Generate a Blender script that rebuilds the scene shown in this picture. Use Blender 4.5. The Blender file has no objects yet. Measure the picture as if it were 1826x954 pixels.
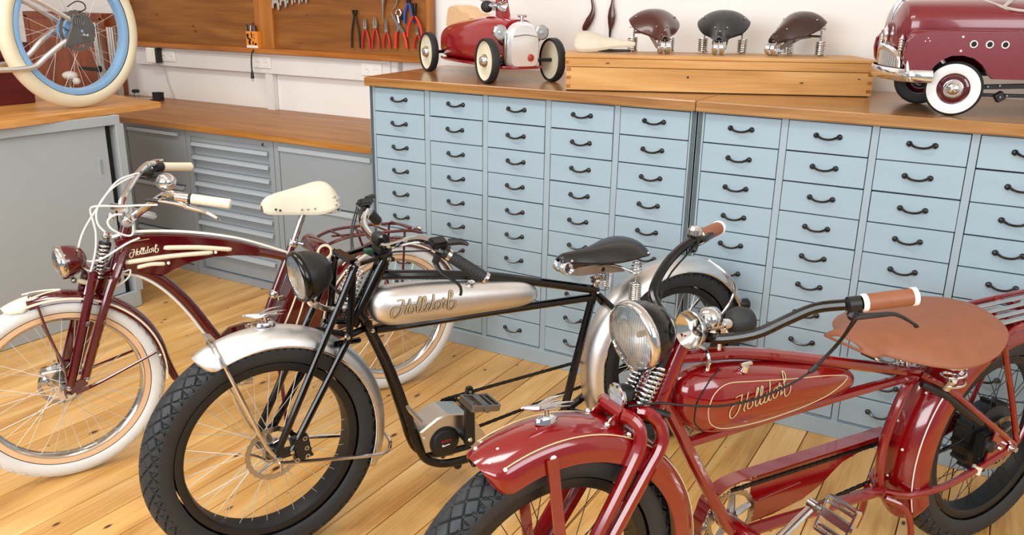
import bpy, bmesh, math, random
import numpy as np
from mathutils import Matrix, Vector
random.seed(7)
SC = bpy.context.scene
COL = SC.collection
PI = math.pi
R_ = math.radians

# ------------------------------------------------------------------ camera, world, lights, exposure
cam_data = bpy.data.cameras.new('camera')
cam = bpy.data.objects.new('camera', cam_data)
COL.objects.link(cam)
cam_data.sensor_width = 36.0
cam_data.lens = 29.573
cam_data.clip_start = 0.02
cr, cu, cf = (0.86807, 0.49643, 0.0), None, None
CAMLOC = (2.5598, -3.0936, 1.5572)
yaw, pitch, roll = -0.528302, 0.304997, 0.016217
cf = Vector((math.sin(yaw)*math.cos(pitch), math.cos(yaw)*math.cos(pitch), -math.sin(pitch)))
cr = Vector((math.cos(yaw), -math.sin(yaw), 0.0))
cu = cr.cross(cf)
cr2 = cr*math.cos(roll) + cu*math.sin(roll)
cu2 = -cr*math.sin(roll) + cu*math.cos(roll)
m3 = Matrix((cr2, cu2, -cf)).transposed()
cam.matrix_world = Matrix.Translation(CAMLOC) @ m3.to_4x4()
SC.camera = cam

world = bpy.data.worlds.new('daylight')
SC.world = world
world.use_nodes = True
bg = world.node_tree.nodes['Background']
bg.inputs[0].default_value = (0.86, 0.93, 1.0, 1)
bg.inputs[1].default_value = 0.36

def area_light(name, loc, target, sx, sy, power, color=(1, 1, 1)):
    d = bpy.data.lights.new(name, 'AREA')
    d.shape = 'RECTANGLE'; d.size = sx; d.size_y = sy; d.energy = power; d.color = color
    o = bpy.data.objects.new(name, d); COL.objects.link(o)
    o.location = loc
    o.rotation_euler = (Vector(target) - Vector(loc)).to_track_quat('-Z', 'Y').to_euler()
    return o
area_light('window_light_front', (0.9, -5.4, 2.25), (0.9, 0.0, 1.75), 4.6, 1.7, 185, (0.95, 0.98, 1.0))
area_light('window_light_right', (4.9, -2.4, 2.3), (0.8, 0.0, 1.3), 2.4, 1.6, 66, (0.93, 0.97, 1.0))
area_light('overhead_fill_near', (1.0, -1.9, 3.15), (1.0, -1.5, 0.0), 1.5, 0.5, 26, (1.0, 0.97, 0.93))  # unseen fill panel added overhead to lift the back wall and chrome
area_light('overhead_fill_left', (-1.0, -1.6, 3.15), (-1.0, -1.2, 0.0), 1.5, 0.5, 30, (1.0, 0.97, 0.93))  # second added overhead fill, out of view, over the left side

vs = SC.view_settings
vs.view_transform = 'Standard'
vs.look = 'None'
vs.gamma = 1.0
vs.use_curve_mapping = False
vs.exposure = 0.05

# ------------------------------------------------------------------ materials
def lin(h):
    h = h.lstrip('#')
    c = [int(h[i:i+2], 16)/255 for i in (0, 2, 4)]
    return tuple((x/12.92 if x <= 0.04045 else ((x+0.055)/1.055)**2.4) for x in c) + (1,)

MATS = {}
def mat(name, hexcol, rough=0.5, metal=0.0, coat=0.0, noise=0.0, nscale=20.0, bump=0.0, bscale=200.0, spec=0.5, aniso=None):
    if name in MATS: return MATS[name]
    m = bpy.data.materials.new(name); m.use_nodes = True
    nt = m.node_tree; b = nt.nodes['Principled BSDF']
    b.inputs['Roughness'].default_value = rough
    b.inputs['Metallic'].default_value = metal
    b.inputs['Coat Weight'].default_value = coat
    b.inputs['Coat Roughness'].default_value = 0.06
    b.inputs['Specular IOR Level'].default_value = spec
    c = lin(hexcol)
    tc = nt.nodes.new('ShaderNodeTexCoord')
    n = nt.nodes.new('ShaderNodeTexNoise'); n.inputs['Scale'].default_value = nscale; n.inputs['Detail'].default_value = 5
    nt.links.new(tc.outputs['Object'], n.inputs['Vector'])
    if aniso:
        mp = nt.nodes.new('ShaderNodeMapping'); mp.inputs['Scale'].default_value = aniso
        nt.links.new(tc.outputs['Object'], mp.inputs['Vector']); nt.links.new(mp.outputs[0], n.inputs['Vector'])
    rp = nt.nodes.new('ShaderNodeValToRGB')
    k = noise
    rp.color_ramp.elements[0].position = 0.3; rp.color_ramp.elements[1].position = 0.7
    rp.color_ramp.elements[0].color = tuple(x*(1-k) for x in c[:3]) + (1,)
    rp.color_ramp.elements[1].color = tuple(min(1, x*(1+k)) for x in c[:3]) + (1,)
    nt.links.new(n.outputs['Fac'], rp.inputs[0]); nt.links.new(rp.outputs[0], b.inputs['Base Color'])
    if bump:
        n2 = nt.nodes.new('ShaderNodeTexNoise'); n2.inputs['Scale'].default_value = bscale; n2.inputs['Detail'].default_value = 3
        nt.links.new(tc.outputs['Object'], n2.inputs['Vector'])
        bp = nt.nodes.new('ShaderNodeBump'); bp.inputs['Strength'].default_value = bump; bp.inputs['Distance'].default_value = 0.002
        nt.links.new(n2.outputs['Fac'], bp.inputs['Height']); nt.links.new(bp.outputs[0], b.inputs['Normal'])
    MATS[name] = m
    return m

def wood(name, cols, axis=1, rough=0.4, coat=0.0, scale=1.0, knots=0.0, vary=0.0, knot_hex='#5a2d10', stretch=9.0, face='xy', ksize=0.125):
    """grain runs along the given object axis"""
    m = bpy.data.materials.new(name); m.use_nodes = True
    nt = m.node_tree; N = nt.nodes; L = nt.links; b = N['Principled BSDF']
    b.inputs['Roughness'].default_value = rough; b.inputs['Coat Weight'].default_value = coat
    b.inputs['Coat Roughness'].default_value = 0.15
    tc = N.new('ShaderNodeTexCoord'); oi = N.new('ShaderNodeObjectInfo')
    ad = N.new('ShaderNodeVectorMath'); ad.operation = 'MULTIPLY_ADD'
    cm = N.new('ShaderNodeCombineXYZ')
    for i in range(3): L.new(oi.outputs['Random'], cm.inputs[i])
    ad.inputs[1].default_value = (37.0, 53.0, 29.0)
    L.new(cm.outputs[0], ad.inputs[0]); L.new(tc.outputs['Object'], ad.inputs[2])
    def mapped(s, st):
        mp = N.new('ShaderNodeMapping'); sc = [s*st]*3; sc[axis] = s
        mp.inputs['Scale'].default_value = sc; L.new(ad.outputs[0], mp.inputs['Vector']); return mp
    n1 = N.new('ShaderNodeTexNoise'); n1.inputs['Scale'].default_value = 1.0; n1.inputs['Detail'].default_value = 6
    n1.inputs['Distortion'].default_value = 0.7
    L.new(mapped(1.5*scale, stretch).outputs[0], n1.inputs['Vector'])
    n2 = N.new('ShaderNodeTexNoise'); n2.inputs['Scale'].default_value = 1.0; n2.inputs['Detail'].default_value = 4
    L.new(mapped(4.0*scale, 35.0).outputs[0], n2.inputs['Vector'])
    mx = N.new('ShaderNodeMath'); mx.operation = 'MULTIPLY_ADD'; mx.inputs[1].default_value = 0.3
    L.new(n2.outputs['Fac'], mx.inputs[0])
    ms = N.new('ShaderNodeMath'); ms.operation = 'MULTIPLY_ADD'; ms.inputs[1].default_value = 0.75; ms.inputs[2].default_value = -0.03
    L.new(n1.outputs['Fac'], ms.inputs[0]); L.new(ms.outputs[0], mx.inputs[2])
    rp = N.new('ShaderNodeValToRGB')
    e = rp.color_ramp.elements
    e[0].position = 0.3; e[0].color = lin(cols[0]); e[1].position = 0.7; e[1].color = lin(cols[2])
    x = e.new(0.5); x.color = lin(cols[1])
    L.new(mx.outputs[0], rp.inputs[0])
    out = rp.outputs[0]
    if vary:
        hs = N.new('ShaderNodeHueSaturation')
        mr = N.new('ShaderNodeMapRange'); mr.inputs['To Min'].default_value = 1-vary; mr.inputs['To Max'].default_value = 1+vary
        L.new(oi.outputs['Random'], mr.inputs['Value']); L.new(mr.outputs[0], hs.inputs['Value']); L.new(out, hs.inputs['Color'])
        out = hs.outputs[0]
    if knots:
        mp = N.new('ShaderNodeMapping'); sc = [8.0*knots]*3; sc[axis] = 3.6*knots
        mp.inputs['Scale'].default_value = sc; L.new(ad.outputs[0], mp.inputs['Vector'])
        vo = N.new('ShaderNodeTexVoronoi'); vo.inputs['Scale'].default_value = 1.0; vo.voronoi_dimensions = '2D'
        sx = N.new('ShaderNodeSeparateXYZ'); cx_ = N.new('ShaderNodeCombineXYZ'); L.new(mp.outputs[0], sx.inputs[0])
        L.new(sx.outputs[0], cx_.inputs[0]); L.new(sx.outputs[1 if face == 'xy' else 2], cx_.inputs[1]); L.new(cx_.outputs[0], vo.inputs['Vector'])
        sep = N.new('ShaderNodeSeparateColor'); L.new(vo.outputs['Color'], sep.inputs[0])
        # only some cells carry a knot, of varying size
        sz = N.new('ShaderNodeMapRange'); sz.inputs['From Min'].default_value = 0.35; sz.inputs['From Max'].default_value = 1.0
        sz.inputs['To Min'].default_value = 0.0; sz.inputs['To Max'].default_value = ksize
        L.new(sep.outputs[0], sz.inputs['Value'])
        dv = N.new('ShaderNodeMath'); dv.operation = 'DIVIDE'
        ma = N.new('ShaderNodeMath'); ma.operation = 'MAXIMUM'; ma.inputs[1].default_value = 0.001
        L.new(sz.outputs[0], ma.inputs[0]); L.new(vo.outputs['Distance'], dv.inputs[0]); L.new(ma.outputs[0], dv.inputs[1])
        kr = N.new('ShaderNodeValToRGB'); ke = kr.color_ramp.elements
        ke[0].position = 0.45; ke[0].color = (1, 1, 1, 1); ke[1].position = 1.0; ke[1].color = (0, 0, 0, 1)
        L.new(dv.outputs[0], kr.inputs[0])
        mk = N.new('ShaderNodeMix'); mk.data_type = 'RGBA'
        mk.inputs['B'].default_value = lin(knot_hex)
        L.new(kr.outputs[0], mk.inputs['Factor']); L.new(out, mk.inputs['A']); out = mk.outputs['Result']
    L.new(out, b.inputs['Base Color'])
    bp = N.new('ShaderNodeBump'); bp.inputs['Strength'].default_value = 0.12; bp.inputs['Distance'].default_value = 0.002
    L.new(mx.outputs[0], bp.inputs['Height']); L.new(bp.outputs[0], b.inputs['Normal'])
    MATS[name] = m
    return m

def glass(name, alpha=0.75, tint='#ffffff', rough=0.03):
    m = bpy.data.materials.new(name); m.use_nodes = True
    nt = m.node_tree; N = nt.nodes; L = nt.links
    for x in list(N): N.remove(x)
    o = N.new('ShaderNodeOutputMaterial'); t = N.new('ShaderNodeBsdfTransparent'); g = N.new('ShaderNodeBsdfGlossy')
    t.inputs[0].default_value = lin(tint); g.inputs['Roughness'].default_value = rough
    fr = N.new('ShaderNodeFresnel'); fr.inputs[0].default_value = 1.5
    ad = N.new('ShaderNodeMath'); ad.operation = 'ADD'; ad.inputs[1].default_value = 1-alpha
    L.new(fr.outputs[0], ad.inputs[0])
    mx = N.new('ShaderNodeMixShader'); L.new(ad.outputs[0], mx.inputs[0]); L.new(t.outputs[0], mx.inputs[1]); L.new(g.outputs[0], mx.inputs[2])
    L.new(mx.outputs[0], o.inputs[0])
    MATS[name] = m
    return m

# ------------------------------------------------------------------ mesh builder
def V(*a): return np.array(a, float)
def nrm(a): a = np.asarray(a, float); return a/(np.linalg.norm(a)+1e-12)
def frame(ax, ref=(0, 0, 1)):
    ax = nrm(ax); r = np.asarray(ref, float)
    if abs(ax @ nrm(r)) > 0.95: r = V(1, 0, 0)
    x = nrm(np.cross(r, ax)); y = np.cross(ax, x)
    return x, y, ax
def catmull(P, k=6, closed=False):
    P = [np.asarray(p, float) for p in P]
    n = len(P); out = []
    rng = range(n if closed else n-1)
    for i in rng:
        if closed: a, b, c, d = P[(i-1) % n], P[i], P[(i+1) % n], P[(i+2) % n]
        else:
            b, c = P[i], P[i+1]
            a = P[i-1] if i > 0 else 2*b-c
            d = P[i+2] if i+2 < n else 2*c-b
        for j in range(k):
            t = j/k
            out.append(0.5*((2*b)+(-a+c)*t+(2*a-5*b+4*c-d)*t*t+(-a+3*b-3*c+d)*t**3))
    if not closed: out.append(P[-1])
    return out

class M:
    def __init__(s): s.v = []; s.f = []
    def add(s, vs, fs):
        o = len(s.v); s.v += [tuple(map(float, p)) for p in vs]; s.f += [tuple(i+o for i in f) for f in fs]; return s
    def rings(s, rings, closed=True, cap=True, loop=False):
        n = len(rings[0]); vs = [p for r in rings for p in r]; fs = []
        m = len(rings)
        for i in range(m if loop else m-1):
            a = i*n; b = ((i+1) % m)*n
            for j in range(n if closed else n-1):
                k = (j+1) % n
                fs.append((a+j, a+k, b+k, b+j))
        if cap and closed and not loop:
            fs.append(tuple(range(n-1, -1, -1))); fs.append(tuple((m-1)*n+j for j in range(n)))
        return s.add(vs, fs)
    def tube(s, P, r, n=8, k=0, closed=False, cap=True, flat=None):
        if k: 
            rr = r if hasattr(r, '__len__') else None
            m0 = len(P)
            P = catmull(P, k, closed)
            if rr is not None:
                xs = np.linspace(0, m0-1, len(P)); r = np.interp(xs, range(m0), rr)
        P = [np.asarray(p, float) for p in P]
        m = len(P); R = r if hasattr(r, '__len__') else [r]*m
        T = []
        for i in range(m):
            if closed: t = P[(i+1) % m]-P[i-1]
            else: t = P[min(i+1, m-1)]-P[max(i-1, 0)]
            T.append(nrm(t))
        x, y, _ = frame(T[0]); rings = []
        for i in range(m):
            x = nrm(x - T[i]*(x@T[i])); y = np.cross(T[i], x)
            fx, fy = flat if flat else (1, 1)
            rings.append([P[i]+R[i]*(fx*math.cos(2*PI*j/n)*x+fy*math.sin(2*PI*j/n)*y) for j in range(n)])
        return s.rings(rings, True, cap, closed)
    def lathe(s, prof, o=(0, 0, 0), ax=(0, 0, 1), n=24, arc=None):
        x, y, z = frame(ax); o = np.asarray(o, float); rings = []
        for r, h in prof:
            rings.append([o+z*h+max(r, 1e-5)*(math.cos(2*PI*j/n)*x+math.sin(2*PI*j/n)*y) for j in range(n)])
        return s.rings(rings, True, False)
    def cyl(s, a, b, r, n=12, r2=None):
        a = np.asarray(a, float); b = np.asarray(b, float)
        return s.tube([a, b], [r, r if r2 is None else r2], n)
    def box(s, c, sz, T=None, bev=0.0):
        c = np.asarray(c, float); h = np.asarray(sz, float)/2
        if bev <= 0:
            vs = [(sx*h[0], sy*h[1], sz_*h[2]) for sx in (-1, 1) for sy in (-1, 1) for sz_ in (-1, 1)]
            fs = [(0, 1, 3, 2), (4, 6, 7, 5), (0, 4, 5, 1), (2, 3, 7, 6), (0, 2, 6, 4), (1, 5, 7, 3)]
        else:
            bm = bmesh.new(); bmesh.ops.create_cube(bm, size=1.0)
            for v in bm.verts: v.co = Vector((v.co.x*2*h[0], v.co.y*2*h[1], v.co.z*2*h[2]))
            bmesh.ops.bevel(bm, geom=bm.edges[:], offset=bev, segments=1 if bev < 0.004 else 2, affect='EDGES')
            bm.verts.index_update()
            vs = [tuple(v.co) for v in bm.verts]; fs = [tuple(v.index for v in f.verts) for f in bm.faces]; bm.free()
        vs = np.array(vs)
        if T is not None: vs = vs @ np.array(T).T      # T: 3x3, columns are the box axes
        return s.add(vs + c, fs)
    def prism(s, poly, o, ex, ey, h, bev=0.0):
        """polygon in the (ex,ey) frame at o, thickness h along ex x ey"""
        ex = nrm(ex); ey = nrm(np.asarray(ey, float)); ez = nrm(np.cross(ex, ey)); o = np.asarray(o, float)
        A = sum(poly[i][0]*poly[(i+1) % len(poly)][1]-poly[(i+1) % len(poly)][0]*poly[i][1] for i in range(len(poly)))
        if A < 0: poly = poly[::-1]
        if bev:
            P = np.array(poly); c = P.mean(0); Q = c+(P-c)*(1-bev/np.abs(P-c).max())
            layers = [(Q, 0), (P, bev), (P, h-bev), (Q, h)]
        else: layers = [(np.array(poly), 0), (np.array(poly), h)]
        return s.rings([[o+p[0]*ex+p[1]*ey+ez*hh for p in Q] for Q, hh in layers])
    def sphere(s, c, r, n=12, m=8):
        c = np.asarray(c, float); r = np.asarray(r if hasattr(r, '__len__') else (r, r, r), float); rings = []
        for i in range(m+1):
            t = PI*i/m; q = max(math.sin(t), 1e-4)
            rings.append([c+r*V(q*math.cos(2*PI*j/n), q*math.sin(2*PI*j/n), -math.cos(t)) for j in range(n)])
        return s.rings(rings, True, False)
    def coil(s, a, b, R, turns, r, n=6, seg=14, R2=None):
        a = np.asarray(a, float); b = np.asarray(b, float); x, y, z = frame(b-a); N_ = int(turns*seg); P = []
        for i in range(N_+1):
            t = i/N_; w = 2*PI*turns*t; RR = R if R2 is None else R+(R2-R)*t
            P.append(a+(b-a)*t+RR*(math.cos(w)*x+math.sin(w)*y))
        return s.tube(P, r, n)
    def xf(s, T):
        A = np.array(s.v); T = np.array(T); s.v = [tuple(p) for p in (A@T[:3, :3].T+T[:3, 3])]; return s
    def mesh(s, name, smooth=35):
        me = bpy.data.meshes.new(name); me.from_pydata(s.v, [], s.f); me.update()
        bm = bmesh.new(); bm.from_mesh(me); bmesh.ops.recalc_face_normals(bm, faces=bm.faces); bm.to_mesh(me); bm.free()
        if smooth:
            me.shade_smooth()
            try: me.set_sharp_from_angle(angle=R_(smooth))
            except Exception: pass
        return me

def link(name, me, m=None, parent=None):
    o = bpy.data.objects.new(name, me); COL.objects.link(o)
    if m is not None and me is not None and not me.materials: me.materials.append(MATS[m] if isinstance(m, str) else m)
    if parent is not None: o.parent = parent
    return o
def obj(name, mb, m, parent=None, smooth=35): return link(name, mb.mesh(name, smooth), m, parent)
def sep(name, mb, m, parent=None, smooth=35):
    """one object per connected piece of the builder"""
    par = list(range(len(mb.v)))
    def find(i):
        while par[i] != i: par[i] = par[par[i]]; i = par[i]
        return i
    for f in mb.f:
        a = find(f[0])
        for j in f[1:]: par[find(j)] = a
    groups = {}
    for f in mb.f: groups.setdefault(find(f[0]), []).append(f)
    out = []
    for fs in groups.values():
        ids = sorted({i for f in fs for i in f}); mp = {i: k for k, i in enumerate(ids)}
        q = M(); q.v = [mb.v[i] for i in ids]; q.f = [tuple(mp[i] for i in f) for f in fs]
        out.append(obj(name, q, m, parent, smooth))
    return out[0]
def tag(o, label=None, cat=None, group=None, kind=None):
    if label: o['label'] = label
    if cat: o['category'] = cat
    if group: o['group'] = group
    if kind: o['kind'] = kind
    return o
def thing(name, label, cat, loc=(0, 0, 0), rz=0.0, group=None):
    o = bpy.data.objects.new(name, None); COL.objects.link(o); o.empty_display_size = 0.05
    o.location = loc; o.rotation_euler = (0, 0, rz)
    return tag(o, label, cat, group)
def struct(name, mb, m, parent=None, smooth=0):
    o = obj(name, mb, m, parent, smooth)
    if parent is None: o['kind'] = 'structure'
    return o
# ------------------------------------------------------------------ shared materials
mat('plaster', '#efece8', 0.9, noise=0.02, nscale=3, bump=0.05, bscale=90)
mat('ceiling_white', '#f0ede8', 0.9)
mat('white_plastic', '#eeebe6', 0.35)
mat('off_white_paint', '#e4e2df', 0.5, noise=0.015, nscale=6)
mat('socket_grey', '#b9b5ae', 0.5)
mat('blue_paint', '#9aafbb', 0.42, noise=0.035, nscale=7, bump=0.1, bscale=60, aniso=(1, 1, 3))
mat('blue_paint_frame', '#9aabb5', 0.45, noise=0.03, nscale=8, bump=0.1, bscale=60)
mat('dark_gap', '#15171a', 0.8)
mat('cast_black', '#0c0c0d', 0.25, coat=0.4)
mat('grey_metal', '#8f979c', 0.38, noise=0.01)
mat('grey_metal_light', '#a9b2b8', 0.3, noise=0.01)
mat('grey_cabinet', '#a6aeb2', 0.4, noise=0.01)
mat('chrome', '#d8dadc', 0.07, 1.0)
mat('brushed', '#e4e4e3', 0.40, 1.0, noise=0.05, nscale=12, aniso=(1, 6, 6))
mat('steel', '#a9a8a6', 0.25, 1.0)
mat('dull_steel', '#8b8a88', 0.4, 1.0)
mat('satin_chrome', '#cfcdc9', 0.16, 1.0)
mat('black_rubber', '#202224', 0.62, noise=0.15, nscale=8, bump=0.15, bscale=300)
mat('tread_rubber', '#272a2d', 0.55, noise=0.12, nscale=10)
mat('white_rubber', '#dfe1df', 0.5, noise=0.02, nscale=10)
mat('cream_rubber', '#ded6ba', 0.55, noise=0.04, nscale=9)
mat('cream_plastic', '#e3dac0', 0.35)
mat('ivory', '#e6dfc4', 0.3, coat=0.3)
mat('black_paint', '#040405', 0.16, coat=0.25, spec=0.35)
mat('black_matte', '#121314', 0.45)
mat('red_paint', '#7e060a', 0.16, coat=1.0, noise=0.04, nscale=3)
mat('maroon_paint', '#50050c', 0.13, coat=1.0)
mat('toy_red', '#9a0b1b', 0.18, coat=0.9)
mat('toy_maroon', '#72111f', 0.26, coat=0.8, noise=0.05, nscale=40)
mat('tan_leather', '#8c5437', 0.5, noise=0.08, nscale=30, bump=0.2, bscale=260)
mat('brown_leather', '#4b2118', 0.28, coat=0.35, noise=0.15, nscale=9, bump=0.1, bscale=150)
mat('black_leather', '#131315', 0.36, coat=0.2, noise=0.15, nscale=12, bump=0.2, bscale=220)
mat('dark_brown_leather', '#3a2119', 0.3, coat=0.3, noise=0.2, nscale=9, bump=0.1, bscale=150)
mat('cream_leather', '#d8d1bb', 0.42, noise=0.03, nscale=9, bump=0.06, bscale=180)
mat('suede', '#cdc3b0', 0.75, noise=0.06, nscale=20)
mat('leather_bracket', '#8d7a6a', 0.5, 0.4, noise=0.12, nscale=40)
mat('tool_red', '#c01f1c', 0.35); mat('tool_orange_red', '#d8321f', 0.35); mat('tool_blue', '#2b4796', 0.4)
mat('tool_dark', '#2c2826', 0.4, 0.6)
mat('alu', '#c9c6c0', 0.32, 1.0)
mat('gold_line', '#d9c398', 0.35)
mat('pale_line', '#f3efe3', 0.4)
mat('script_tan', '#b39c74', 0.45, 0.2); mat('script_dark', '#1a1512', 0.5); mat('script_cream', '#f2ead0', 0.4); mat('script_gold', '#cdb98c', 0.4, 0.3)
mat('blue_rim', '#86b3dc', 0.3, coat=0.3)
mat('grey_alloy', '#6d716f', 0.4, 0.7, noise=0.1, nscale=25)
mat('silver_paint', '#b9bcbb', 0.3, 0.8)
mat('reflector', '#e9edf0', 0.12, 1.0)
mat('pale_wood_seat', '#e3bd92', 0.5)
mat('peach', '#e7bf96', 0.5)
mat('orange_card', '#e8902f', 0.6)
mat('green_part', '#2c6a4a', 0.4)
mat('red_badge', '#a83a2c', 0.35)
mat('pale_blue_disc', '#c3d8e2', 0.25, 0.6)
glass('lens_glass', 0.86, '#f6fafc')
glass('lens_ribs_glass', 0.55, '#eef4f6', 0.05)
mat('bowl', '#f2f5f7', 0.3, 0.3)
mat('spoke_bright', '#dcdad4', 0.35, 0.5)
mat('dark_green', '#1d4634', 0.4)
mat('polished_alu', '#f0f3f6', 0.2, 0.55)  # bluish white, half-diffuse base paints in the window reflection on the grille
mat('lamp_face', '#b4b9bb', 0.25, 0.4)
wood('floor_wood', ('#b67c37', '#d9a75e', '#eac385'), axis=1, rough=0.36, coat=0.25, knots=1.0, vary=0.08, stretch=7.0, ksize=0.10, knot_hex='#4a2208')
wood('worktop_wood', ('#744518', '#9b6a33', '#b78b52'), axis=0, rough=0.26, coat=0.4, stretch=12)
wood('bench_wood', ('#86501a', '#a66c28', '#ba853e'), axis=0, rough=0.4, stretch=16)
wood('left_top_wood', ('#b07433', '#c98e49', '#dba664'), axis=1, rough=0.4, stretch=14)
wood('peg_wood', ('#6c3d10', '#875118', '#a06726'), axis=0, rough=0.5, stretch=9, knots=0.9, knot_hex='#5a2c08', face='xz', ksize=0.08)
wood('frame_wood', ('#8f5216', '#a76623', '#b97832'), axis=2, rough=0.5, stretch=10)
wood('ledge_wood', ('#93520f', '#ab6520', '#bf7c35'), axis=0, rough=0.45, stretch=12)
wood('chest_wood', ('#b07a3a', '#cb9553', '#dcae72'), axis=0, rough=0.45, stretch=9, knots=1.1, knot_hex='#6b3913', face='xz', ksize=0.075)
wood('red_brown_wood', ('#6b2c0c', '#8a3e14', '#a1521f'), axis=2, rough=0.35, coat=0.2, stretch=8)
wood('dark_red_wood', ('#4a0f10', '#5d1614', '#6f1f18'), axis=1, rough=0.4, stretch=8)

# ------------------------------------------------------------------ room shell
WY = 0.85
struct('wall_back', M().box((0.0, WY+0.05, 1.6), (9.6, 0.1, 3.2)), 'plaster')
struct('wall_left', M().box((-4.65, -1.6, 1.6), (0.1, 5.0, 3.2)), 'plaster')
struct('wall_right', M().box((4.75, -0.2, 1.6), (0.1, 2.2, 3.2)), 'plaster')
struct('ceiling', M().box((0.0, -1.8, 3.25), (9.6, 5.4, 0.1)), 'ceiling_white')
fl = struct('floor', M().box((0.0, -2.0, -0.035), (9.4, 5.7, 0.03)), 'dark_gap')
PW = 0.1265
pk = M().box((0, 0, 0), (PW-0.0032, 5.68, 0.0199), bev=0.0016).mesh('plank', 0)
i0 = int((-4.55-1.074)/PW)
for i in range(i0, int((4.6-1.074)/PW)+1):
    p = link('plank', pk, 'floor_wood', fl)
    p.location = (1.074+PW*(i+0.5), -2.0, -0.00995+random.uniform(-0.0004, 0))

# cable trunking on the wall: lid and conduit post
tk = struct('trim_1', M().box((-1.67, WY-0.026, 1.17), (2.26, 0.05, 0.128), bev=0.003), 'off_white_paint')
tk['label'] = 'white cable trunking'
obj('lid_seam', M().box((-1.67, WY-0.0515, 1.212), (2.25, 0.002, 0.003)), 'socket_grey', tk, 0)
struct('trim_2', M().box((-1.52, WY-0.0225, 0.99), (0.062, 0.043, 0.232), bev=0.004), 'off_white_paint')
struct('trim_3', M().box((-0.515, WY-0.0225, 1.17), (0.05, 0.043, 0.128), bev=0.004), 'off_white_paint')

# ------------------------------------------------------------------ blue drawer cabinets
cab_edges = [[(0.0, .2862), (.313, .597), (.6216, .9037), (.9294, 1.2115), (1.2357, 1.5216)],
             [(1.5766, 1.8601), (1.8841, 2.163), (2.1862, 2.4639), (2.488, 2.7675), (2.792, 3.07)]]
ZT, PITCH = 1.1766, 0.11
def handle_mesh():
    m = M()
    P = [(-0.037, -0.004, 0.003), (-0.03, -0.011, 0.001), (-0.018, -0.017, -0.004), (0, -0.019, -0.006), (0.018, -0.017, -0.004), (0.03, -0.011, 0.001), (0.037, -0.004, 0.003)]
    m.tube(P, [0.006, 0.0048, 0.0042, 0.0042, 0.0042, 0.0048, 0.006], 7, k=2)
    for s in (-1, 1):
        m.lathe([(0.0001, 0.0085), (0.005, 0.008), (0.0095, 0.0045), (0.0105, 0.0)], (s*0.039, 0, 0.003), (0, -1, 0), 10)
    return m.mesh('handle', 50)
hm = handle_mesh(); hm.materials.append(MATS['cast_black'])
dm = {}
def drawer_cabinet(cols, x0, x1, label):
    t = thing('drawer_cabinet', label, 'cabinet', ((x0+x1)/2, 0, 0), 0, 'blue drawer cabinets')
    ox = (x0+x1)/2
    m = M()
    D = 0.78; zt = 1.182
    m.box((x0-ox+0.009, D/2, zt/2), (0.018, D, zt)); m.box((x1-ox-0.009, D/2, zt/2), (0.018, D, zt))
    m.box((0, D-0.005, zt/2), (x1-x0-0.04, 0.01, zt-0.01))
    m.box((0, D/2, 0.0375), (x1-x0-0.037, D-0.012, 0.07)); m.box((0, D/2, zt-0.003), (x1-x0-0.037, D-0.012, 0.006))
    b = obj('body', m, 'blue_paint_frame', t, 0)
    xs = [(x0, cols[0][0])] + [(cols[i][1], cols[i+1][0]) for i in range(len(cols)-1)] + [(cols[-1][1], x1)]
    for i, (a, c) in enumerate(xs):
        obj('stile', M().box(((a+c)/2-ox, 0.011, zt/2), (c-a, 0.022, zt), bev=0.001), 'blue_paint_frame', t, 0)
    obj('plinth', M().box((0, 0.004, 0.034), (x1-x0, 0.02, 0.068), bev=0.0015), 'blue_paint_frame', t, 0)
    obj('shade_panel', M().box((0, 0.06, zt/2), (x1-x0-0.04, 0.004, zt-0.09)), 'dark_gap', t, 0)  # near-black sheet stands in for the shade behind the drawers
    for ci, (a, c) in enumerate(cols):
        w = round(c-a-0.0046, 4)
        if w not in dm:
            dm[w] = M().box((0, 0.011, 0), (w, 0.022, PITCH-0.0046), bev=0.0012).mesh('drawer', 0); dm[w].materials.append(MATS['blue_paint'])
        for r in range(10):
            d = link('drawer', dm[w], None, t)
            d.location = ((a+c)/2-ox+random.uniform(-.0006, .0006), random.choice((0, 0, 0.001, -0.002, -0.004)), ZT-PITCH*(r+0.5)+random.uniform(-.0006, .0006))
            d.rotation_euler = (0, random.uniform(-.003, .003), 0)
            h = link('handle', hm, None, d); h.location = (random.uniform(-.002, .002), 0, 0.004)
    return t
drawer_cabinet(cab_edges[0], -0.028, 1.546, 'pale blue wooden cabinet of small drawers, left one, beside the low grey bench')
drawer_cabinet(cab_edges[1], 1.552, 3.10, 'pale blue wooden cabinet of small drawers, right one, behind the red bike')

def slab(name, poly, z0, z1, m, label, cat, bev=0.004):
    cx = sum(p[0] for p in poly)/len(poly); cy = sum(p[1] for p in poly)/len(poly)
    mb = M().prism([(p[0]-cx, p[1]-cy) for p in poly], (0, 0, 0), (1, 0, 0), (0, 1, 0), z1-z0, bev=bev)
    o = obj(name, mb, m, None, 0); o.location = (cx, cy, z0)
    return tag(o, label, cat)
slab('wooden_worktop', [(-0.032, -0.032), (1.547, -0.032), (1.547, WY-0.004), (-0.19, WY-0.004)], 1.1825, 1.2215, 'worktop_wood', 'worn brown wooden worktop under the small cream-wheeled pedal car', 'worktop')
slab('wooden_worktop', [(1.5505, -0.032), (3.12, -0.032), (3.12, WY-0.004), (1.5505, WY-0.004)], 1.1825, 1.2215, 'worktop_wood', 'worn brown wooden worktop under the maroon pedal car with whitewall tyres', 'worktop')

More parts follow.
